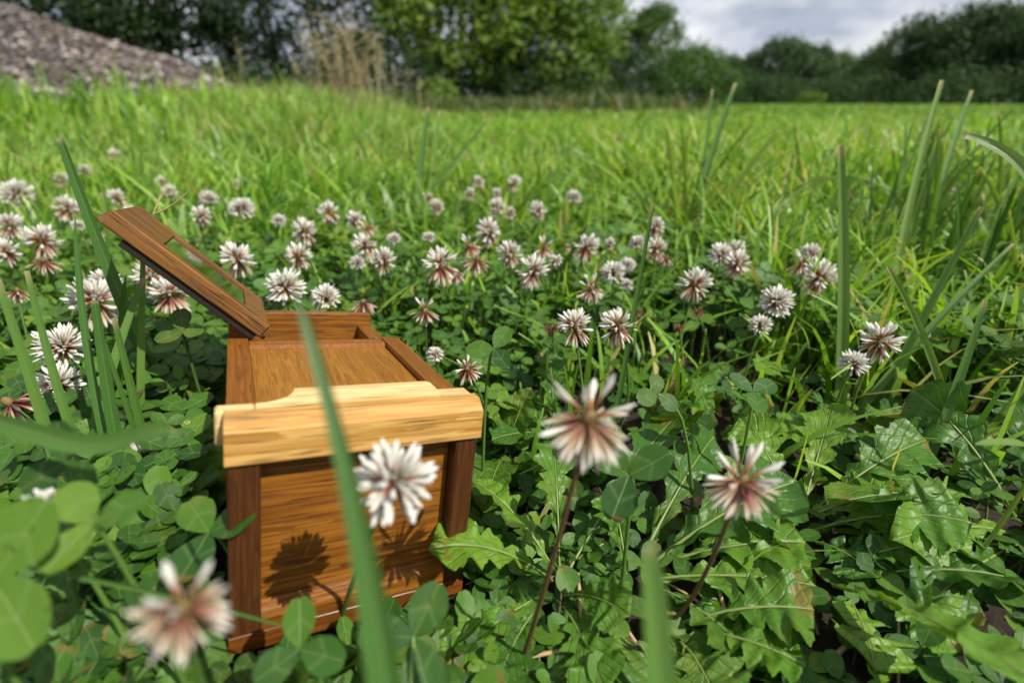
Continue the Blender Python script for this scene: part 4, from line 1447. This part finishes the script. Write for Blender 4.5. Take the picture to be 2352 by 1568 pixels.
def keep_tall(x, y):
    # rank growth at the foot of the mound and trees, left of the open field
    u = x / np.maximum(y, .1)
    return (u < -.16 - .02 * np.sin(y * 2)) & (u > -1.25) & (grng.random(len(x)) < np.where(u > -.62, 1.0, .55))


def htall(x, y):
    u = x / np.maximum(y, .1)
    return np.interp(u, [-1.2, -.70, -.52, -.40, -.25, -.17], [.15, .16, .27, .36, .30, .17]) * np.interp(y, [1.6, 3, 7], [.55, 1.0, 1.1]) * (1 + .3 * noise2(x, y, 2.3))


grass_mass('tall_grass', 'tall rank grass at the foot of the mound and trees', 16000, 1.7, 7.5, 1.2, htall, lambda y: .007 + .0022 * y, 4, grng, keep_tall, M_tall, .35, 5, .04)

grass_mass('mound_weeds', 'straggling tall weeds in front of the wood chip mound', 1100, 2.4, 5.0, 1.0, lambda x, y: .36 + .16 * noise2(x, y, 2.0, 6), lambda y: .008 + .0025 * y, 4, grng, lambda x, y: (x / y < -.52) & (x / y > -1.25) & (noise2(x, y, 1.7, 1) > -.2), M_grass, .4, 3, .05)
# litter on the soil: straw pieces seen one by one
lit = [(2110, 740), (2150, 770), (2190, 790), (2080, 760), (2230, 740), (2060, 780), (2170, 820), (2120, 800), (2260, 790), (2200, 840), (2300, 830), (2030, 745),
       (1240, 1530), (1150, 1510), (1330, 1440), (1430, 1470), (1600, 1400), (1660, 1460), (1730, 1420), (1360, 1290), (1320, 1230), (1960, 1500), (2050, 1480), (1900, 1540), (1840, 1420), (1280, 1460), (1500, 1560)]
for i, (u, v) in enumerate(lit):
    p = px_ground(u, v)
    a = drng.uniform(0, 3.14) if i > 12 else drng.normal(.5, .5)
    ln = drng.uniform(.018, .05)
    d = np.array([math.cos(a), math.sin(a), 0]) * ln / 2
    e0 = p - d; e1 = p + d
    e0[2] = gz(e0[0], e0[1]) + .003; e1[2] = gz(e1[0], e1[1]) + drng.uniform(.003, .016)
    V, F, uv = tube(bez(e0, (e0 + e1) / 2 + np.array([0, 0, .004]), e1, 6) - e0, np.array([.0007, .001, .0011, .001, .0009, .0006]) * drng.uniform(.7, 1.3), 5)
    o = link('straw', mesh('straw', V, F, M_straw if drng.random() < .7 else M_stalk_brown, uv), loc=e0)
    tag(o, 'dry straw lying among the grass at right' if i <= 11 else 'bit of dead stalk lying on bare soil', 'straw', 'dry straw at right' if i <= 11 else 'dead stalks on the bare soil')


def clods():
    b = Bag(); r = np.random.default_rng(3)
    for _ in range(900):
        y = r.uniform(.13, .5); x = r.uniform(-.35, .55)
        if not box_free(np.array([x]), np.array([y]))[0]: continue
        s = r.uniform(.001, .0042)
        ph = np.array([(0, 0, 1), (1, 0, 0), (0, 1, 0), (-1, 0, 0), (0, -1, 0), (0, 0, -1)], float) * r.uniform(.6, 1.3, (6, 1)) + r.normal(0, .2, (6, 3))
        F = np.array([(0, 1, 2), (0, 2, 3), (0, 3, 4), (0, 4, 1), (5, 2, 1), (5, 3, 2), (5, 4, 3), (5, 1, 4)])
        b.add(ph * s + np.array([x, y, gz(x, y) + s * .4]), F, None, r.random())
    o = link('soil_crumbs', b.mesh('soil_crumbs', plain('soil_crumb', (.026, .016, .007), .9, var=.7, scale=300), smooth=False))
    tag(o, 'crumbs of dark soil between the leaves', 'soil', kind='stuff')


clods()

# ------------------------------------------------------------------ mound of wood chips
MC = np.array([-10.6, 9.6]); MR = 7.0; MH = 2.45


def mound_z(x, y):
    r = np.hypot((x - MC[0]), (y - MC[1]) * 1.0) / MR
    return MH * np.clip(1 - r, 0, 1) ** 1.0 * np.interp(r, [0, .25, 1], [.88, .98, 1]) + .10 * noise2(x, y, 1.6, 3) * np.clip((1 - r) * 4, 0, 1) - .02


def mound():
    n = 90
    gx = np.linspace(MC[0] - MR, MC[0] + MR, n); gy = np.linspace(MC[1] - MR, MC[1] + MR, n)
    X, Y = np.meshgrid(gx, gy); Z = mound_z(X, Y)
    V = np.stack([X.ravel(), Y.ravel(), Z.ravel()], 1)
    base = np.array([MC[0], MC[1], 0])
    mat, nt, b, o = new_mat('wood_chip_litter')
    geo = nt.nodes.new('ShaderNodeNewGeometry')
    c = ramp(nt, noise(nt, 9, 6, .75, geo.outputs['Position']), [(.3, (.025, .019, .017)), (.48, (.068, .054, .049)), (.62, (.115, .095, .087)), (.8, (.20, .17, .155))])
    nt.links.new(c, b.inputs['Base Color']); b.inputs['Roughness'].default_value = .9
    bump(nt, b, noise(nt, 12, 6, .75, geo.outputs['Position']), 1.0, .08)
    m_o = link('mound', mesh('mound', V - base, grid_faces(n, n), mat, V[:, :2]), loc=base)
    tag(m_o, 'big grey-brown mound of wood chips at the upper left', kind='structure')
    mats = []
    for nm, col in (('pale_chip', (.32, .28, .25)), ('brown_chip', (.085, .062, .052)), ('grey_chip', (.135, .118, .112)), ('tan_chip', (.16, .115, .08)), ('dark_chip', (.030, .023, .021))):
        mats.append(plain(nm, col, .85, var=.3, scale=20))
    r = np.random.default_rng(8)

    def chip(rr):
        V = np.array([(-1, -.45, 0), (.9, -.5, .05), (1, .4, 0), (-.8, .5, .06), (-1, -.4, .2), (.9, -.45, .22), (.95, .4, .2), (-.8, .45, .24)]) + rr.normal(0, .08, (8, 3))
        F = np.array([(0, 3, 2, 1), (4, 5, 6, 7), (0, 1, 5, 4), (1, 2, 6, 5), (2, 3, 7, 6), (3, 0, 4, 7)])
        return V, F

    def site():
        while True:
            a = r.uniform(-2.3, .5); q = MR * math.sqrt(r.uniform(.01, .98))
            x, y = MC[0] + q * math.cos(a), MC[1] + q * math.sin(a)
            if abs(x) < 1.15 * y + .5: return x, y

    cm = [mesh('chip', *chip(r), mats[i % 5], smooth=False) for i in range(10)]
    for i in range(150):
        x, y = site(); s = r.uniform(.045, .095)
        R = frame_from_normal((.25 + r.normal(0, .35), -.25 + r.normal(0, .35), 1), r.uniform(0, 6.28)) * s
        p = np.array([x, y, mound_z(x, y) + .02]) - base
        link('chip', cm[int(r.choice([0, 1, 2, 3, 5, 6, 8]))], m_o, Matrix([[*map(float, R[k]), float(p[k])] for k in range(3)] + [[0, 0, 0, 1]]))
    b = Bag()
    cc = [chip(r) for _ in range(8)]
    for i in range(6500):
        x, y = site(); s = r.uniform(.02, .06)
        R = frame_from_normal((.25 + r.normal(0, .4), -.25 + r.normal(0, .4), 1), r.uniform(0, 6.28)) * s
        V, F = cc[i % 8]
        b.add(V @ R.T + np.array([x, y, mound_z(x, y) + .01]) - base, F, None, .5, int(r.choice([0, 1, 1, 2, 2, 2, 3, 4, 4])))
    o = link('small_chips', b.mesh('small_chips', mats, smooth=False), m_o)
    o['kind'] = 'stuff'


mound()

# ------------------------------------------------------------------ dry grass clump on the bank
def dry_clump(c, n, h, label, mat):
    root = empty('dry_grass_clump', (c[0], c[1], float(gz(*c))))
    r = np.random.default_rng(17)
    for i in range(n):
        a = r.uniform(0, 6.28); hh = h * r.uniform(.55, 1.05); s = hh * abs(r.normal(.1, .16))
        b = np.array([r.normal(0, .09), r.normal(0, .09), -.01])
        tp = b + np.array([math.cos(a) * s, math.sin(a) * s, hh])
        P = bez(b, (b + tp) / 2 + np.array([0, 0, hh * .12]), tp, 7)
        V, F, uv = tube(P, np.linspace(.0045, .0022, 7), 4)
        st = link('stalk', mesh('stalk', V, F, mat, uv), root)
        # nodding seed head
        bb = Bag()
        for k in range(14):
            t_ = r.uniform(.70, 1.0); q = P[0] + 0
            q = np.array([np.interp(t_, np.linspace(0, 1, 7), P[:, j]) for j in range(3)])
            e = q + np.array([r.normal(.02, .03), r.normal(0, .03), r.uniform(-.03, .04)])
            Vt, Ft, Ut = tube(np.array([q, (q + e) / 2 + (0, 0, .006), e]), np.array([.0012, .0040, .0010]), 3)
            bb.add(Vt, Ft, Ut)
        link('seed_head', bb.mesh('seed_head', mat), st)
    tag(root, label, 'dry grass')


M_dry = plain('dry_grass', (.30, .245, .125), .75, var=.35, scale=15)
M_dry2 = plain('pale_dry_grass', (.22, .195, .105), .75, var=.3, scale=15)


def sd(u, dep):                    # ground spot at a lateral pixel and distance
    return ((u - 1176) / FPX * dep * 1.0, dep)


dry_clump(((850 - 1176) / FPX * 3.6 * 1.08, 3.7), 40, .72, 'tan dry grass clump with seed heads standing on the bank', M_dry)
dry_clump(((920 - 1176) / FPX * 3.6 * 1.08, 3.9), 9, .5, 'smaller tan dry grass clump leaning right on the bank', M_dry2)
dry_clump(((650 - 1176) / FPX * 4.2 * 1.08, 4.3), 4, .7, 'few thin dry stalks before the dark left trees', M_dry2)

# ------------------------------------------------------------------ trees
M_bark = plain('bark', (.075, .060, .048), .9, var=.4, scale=6)


def tree_leaf_mat(name, a, b_, c):
    return leaf_mat(name, [(0, a), (.55, b_), (1, c)], True, None, rough=.55, tr=.32, spec=.3, blotch=.0)


T_DARK = tree_leaf_mat('dark_foliage', (.010, .028, .008), (.020, .048, .012), (.040, .078, .016))
T_MID = tree_leaf_mat('mid_foliage', (.030, .075, .016), (.052, .115, .020), (.085, .150, .028))
T_LIGHT = tree_leaf_mat('light_foliage', (.060, .125, .014), (.110, .185, .020), (.160, .225, .030))
T_FAR = tree_leaf_mat('far_foliage', (.018, .046, .014), (.030, .070, .018), (.046, .094, .022))


def tree(name, label, x, y, h, cw, mat, nclump, nleaf, lsize, seed, low=.12, group=None, trunk_r=None, shape='round', lean=0, fill=.35, cat='tree', stems=1, squash=1.0):
    r = np.random.default_rng(seed)
    z0 = float(gz(x, y)) - .1
    root = empty(name, (x, y, z0))
    tb = Bag()
    tr = trunk_r or h * .012
    tops = []
    for s_ in range(stems):
        bx = r.normal(0, cw * .12) if stems > 1 else 0
        by = r.normal(0, cw * .12) if stems > 1 else 0
        n = 8
        P = np.stack([bx + np.cumsum(r.normal(lean * h * .02, h * .012, n)), by + np.cumsum(r.normal(0, h * .012, n)), np.linspace(0, h * .86, n)], 1)
        P[0, :2] = (bx, by)
        V, F, uv = tube(P, np.linspace(tr, tr * .15, n), 7); tb.add(V, F, uv)
        tops.append(P)
    # clumps
    cl = []
    for i in range(nclump):
        f = r.random() ** .9
        zf = low + (1 - low) * f
        if shape == 'round': rw = cw / 2 * (math.sin(math.pi * min(1, max(.03, (zf - low) / (1 - low) * .92 + .06))) ** .6)
        elif shape == 'cone': rw = cw / 2 * (1.05 - (zf - low) / (1 - low)) ** .7
        else: rw = cw / 2 * (1 - .25 * ((zf - low) / (1 - low)) ** 3)
        a = r.uniform(0, 6.283); q = rw * (fill + (1 - fill) * r.random() ** .5)
        P = tops[r.integers(len(tops))]
        ax = np.array([np.interp(zf * h, P[:, 2], P[:, j]) for j in (0, 1)])
        cl.append((ax[0] + q * math.cos(a), ax[1] + q * math.sin(a) * squash, zf * h * (1 - .06 * (q / (cw / 2)) ** 2)))
    cl = np.array(cl)
    for c in cl[:: max(1, nclump // 16)]:           # limbs to some of the clumps
        P = tops[r.integers(len(tops))]
        zs = c[2] * r.uniform(.5, .8)
        s = np.array([np.interp(zs, P[:, 2], P[:, j]) for j in (0, 1)] + [zs])
        V, F, uv = tube(bez(s, (s + c) / 2 + np.array([0, 0, h * .03]), c, 5), np.linspace(tr * .35, tr * .06, 5), 5); tb.add(V, F, uv)
    link('trunk', tb.mesh('trunk', M_bark), root)
    # leaves
    n = nleaf
    ci = r.integers(0, nclump, n)
    cs = (cw * .085 + h * .012) * r.uniform(.6, 1.35, nclump)
    off = r.normal(0, 1, (n, 3)) * np.array([1, 1, .62])
    off /= np.maximum(1, np.linalg.norm(off, axis=1, keepdims=True) / 1.7)
    p = cl[ci] + off * cs[ci][:, None]
    p[:, 2] -= .15 * cs[ci] * (off[:, 0] ** 2 + off[:, 1] ** 2)
    p[:, 2] = np.maximum(p[:, 2], .1)
    nr = unit(r.normal(0, .7, (n, 3)) + off * .85 + np.array([0, 0, .55]))
    t1 = unit(np.cross(nr, r.normal(0, 1, (n, 3)))); t2 = np.cross(nr, t1)
    L_ = (lsize * r.uniform(.6, 1.3, n))[:, None]
    q = np.stack([p - t1 * L_, p - t2 * L_ * .5 + nr * L_ * .12, p + t1 * L_, p + t2 * L_ * .5 + nr * L_ * .12], 1).reshape(-1, 3)
    F = np.arange(4 * n).reshape(-1, 4)
    rv = np.clip(r.normal(.5, .15, nclump)[ci] + r.normal(0, .14, n), 0, 1)
    uv = np.tile([(0, .5), (.5, 0), (1, .5), (.5, 1)], (n, 1))
    link('crown', mesh('crown', q, F, mat, uv, np.repeat(rv, 4), smooth=False), root)
    tag(root, label, cat, group)
    return root


def tx(u, dep):                    # x for a thing seen at column u near the horizon, at distance dep
    return (u - 1176) / FPX * dep * math.cos(_t) * 1.06


# left: thin dark trees behind the mound with sky between
tree('tree', 'dark leafy tree leaning over the top of the mound', tx(250, 17), 17, 7.5, 7.0, T_DARK, 70, 17000, .11, 1, low=.03, stems=3, fill=.25)
tree('tree', 'dark thin tree with forked trunks and sky showing through', tx(480, 19), 19, 8.5, 6.0, T_DARK, 48, 11000, .11, 2, low=.03, stems=3, fill=.25)
tree('tree', 'slender dark tree behind the thin dry stalks', tx(640, 21), 21, 9.0, 5.0, T_DARK, 44, 10000, .11, 3, low=.03, stems=2, fill=.25)
tree('tree', 'dark bushy tree behind the tan dry grass clump', tx(800, 19), 19, 8.0, 5.2, T_DARK, 100, 8500, .085, 4, low=.03, stems=2, fill=.2)
tree('tree', 'tall dark tree standing between dry grass and the sunlit tree', tx(930, 22), 22, 9.5, 5.5, T_DARK, 120, 10000, .10, 5, low=.02, fill=.2)
# centre: sunlit tree with drooping boughs
tree('tree', 'bright yellow-green sunlit tree in the centre with drooping boughs', tx(1055, 17), 17, 6.2, 4.6, T_LIGHT, 80, 14000, .11, 6, low=.12, fill=.55, stems=2)
tree('tree', 'broad sunlit green tree just right of the brightest one', tx(1240, 19), 19.5, 7.0, 5.2, T_LIGHT, 110, 17000, .12, 7, low=.06, fill=.5)
tree('tree', 'dark tree rising out of frame behind the sunlit trees', tx(1300, 27), 27, 12, 5.4, T_DARK, 130, 12000, .13, 8, low=.03, fill=.3)
tree('tree', 'mid green tree with a pointed bough against the sky', tx(1445, 30), 30, 4.7, 4.2, T_MID, 110, 12000, .11, 9, low=.02, fill=.45, lean=.7)
tree('shrub', 'dark shrub at the foot of the mid green tree', tx(1370, 24), 24, 2.4, 4.5, T_DARK, 60, 6000, .09, 10, low=.02, fill=.4, cat='shrub')
tree('tree', 'low rounded green tree right of the pointed one', tx(1560, 46), 46, 4.2, 6.6, T_MID, 100, 10000, .15, 11, low=.02, fill=.45)
tree('shrub', 'small yellow-green bush at the edge of the field under sunlit tree', tx(1015, 13), 13, .75, 1.2, T_LIGHT, 30, 2000, .05, 12, low=.05, fill=.3, cat='shrub')
tree('shrub', 'low dark undergrowth beneath the sunlit trees', tx(1180, 18), 18, 1.5, 6.5, T_DARK, 80, 8000, .07, 13, low=.02, fill=.2, cat='shrub', squash=.5)
tree('shrub', 'dark undergrowth behind the dry grass clump', tx(860, 15), 15, 1.7, 4.0, T_DARK, 70, 7000, .06, 14, low=.02, fill=.2, cat='shrub', squash=.5)
tree('shrub', 'thin undergrowth behind the right foot of the mound', tx(560, 15), 15, 1.0, 4.2, T_DARK, 60, 8000, .07, 15, low=.02, fill=.2, cat='shrub', squash=.5)
# far tree line across the field
far = [(1668, 96, 7.4, 9, 'left end of the far tree line, round dark crown'), (1745, 95, 9.4, 12, 'double-topped dark tree in the far tree line'), (1810, 100, 9.0, 11, 'dark tree right of the double-topped one in the far line'),
       (1880, 110, 9.0, 14, 'lower green tree filling the dip in the far line'), (1950, 96, 8.2, 10, 'dark tree at the right side of the dip in the far line'), (2010, 84, 11.3, 11, 'tall thin-leaved tree with sky gaps in the far line'),
       (2075, 80, 9.7, 10, 'dark pointed tree left of the tallest far trees'), (2150, 76, 11.2, 12, 'tall rounded tree in the right part of the far line'), (2240, 72, 11.5, 13, 'tallest dark tree at the upper right'),
       (2330, 68, 10.6, 13, 'dark tree at the right picture edge of the far line'), (2430, 64, 10.3, 14, 'dark tree just beyond the right edge of the far line')]
for i, (u, d, h, cw, lab) in enumerate(far):
    tree('tree', lab, tx(u, d), d, h * 1.0, cw, T_FAR if i != 3 else T_MID, 110, 7000 if i == 5 else 12000, .27, 40 + i, low=.01, fill=.4, group='far tree line across the field', shape='round' if i % 3 else 'col')
for i, (u, d, h, cw, lab) in enumerate([(1720, 80, 3.6, 12, 'dark scrub under the double-topped far tree'), (1950, 78, 3.5, 14, 'dark scrub below the dip of the far line'), (2150, 66, 3.6, 14, 'dark scrub under the tall rounded far tree'), (2310, 60, 3.4, 13, 'dark scrub at the right edge below the far trees'), (1850, 86, 3.4, 9, 'dark scrub in the gap of the far line')]):
    tree('shrub', lab, tx(u, d), d, h, cw, T_FAR, 60, 5000, .2, 70 + i, low=.01, fill=.2, cat='shrub', squash=.4)
tree('shrub', 'small pale green bush before the far tree line', tx(1815, 55), 55, 1.45, 2.6, T_LIGHT, 20, 1500, .10, 80, low=.02, fill=.3, cat='shrub')

# weeds along the field edge under the trees
M_weed = leaf_mat('field_edge_weeds', [(0, (.045, .085, .018)), (.6, (.070, .115, .026)), (.9, (.13, .13, .045)), (1, (.22, .17, .09))], True, None, rough=.6, tr=.25, tip=((.13, .13, .05), .8))
grass_mass('field_edge_weeds', 'brownish weeds along the field edge under the trees', 6000, 11.5, 16, 1.0, lambda x, y: .42 + .22 * noise2(x, y, 1.1, 3), lambda y: .045 + 0 * y, 3, grng, lambda x, y: (x > -7) & (x < 4.2) & (np.abs(noise2(x, y, .8, 2)) > .12), M_weed, .4, 4, .08)
b0 = at_d(352, 492, .335)
w_ = empty('grass_wisp', b0)
for e in ((440, 432, (0, 0, -.004)), (378, 442, (0, 0, .002)), (370, 446, (0, 0, .001))):
    q = bez(b0, (b0 + at_d(e[0], e[1], .335)) / 2 + np.array(e[2]), at_d(e[0], e[1], .335), 8) - b0
    Vt, Ft, Ut = tube(q, np.linspace(.0006, .00025, 8), 4)
    link('strand', mesh('strand', Vt, Ft, M_straw, Ut), w_)
tag(w_, 'pale wisp of dry grass poking out beside the raised lid', 'dry grass')
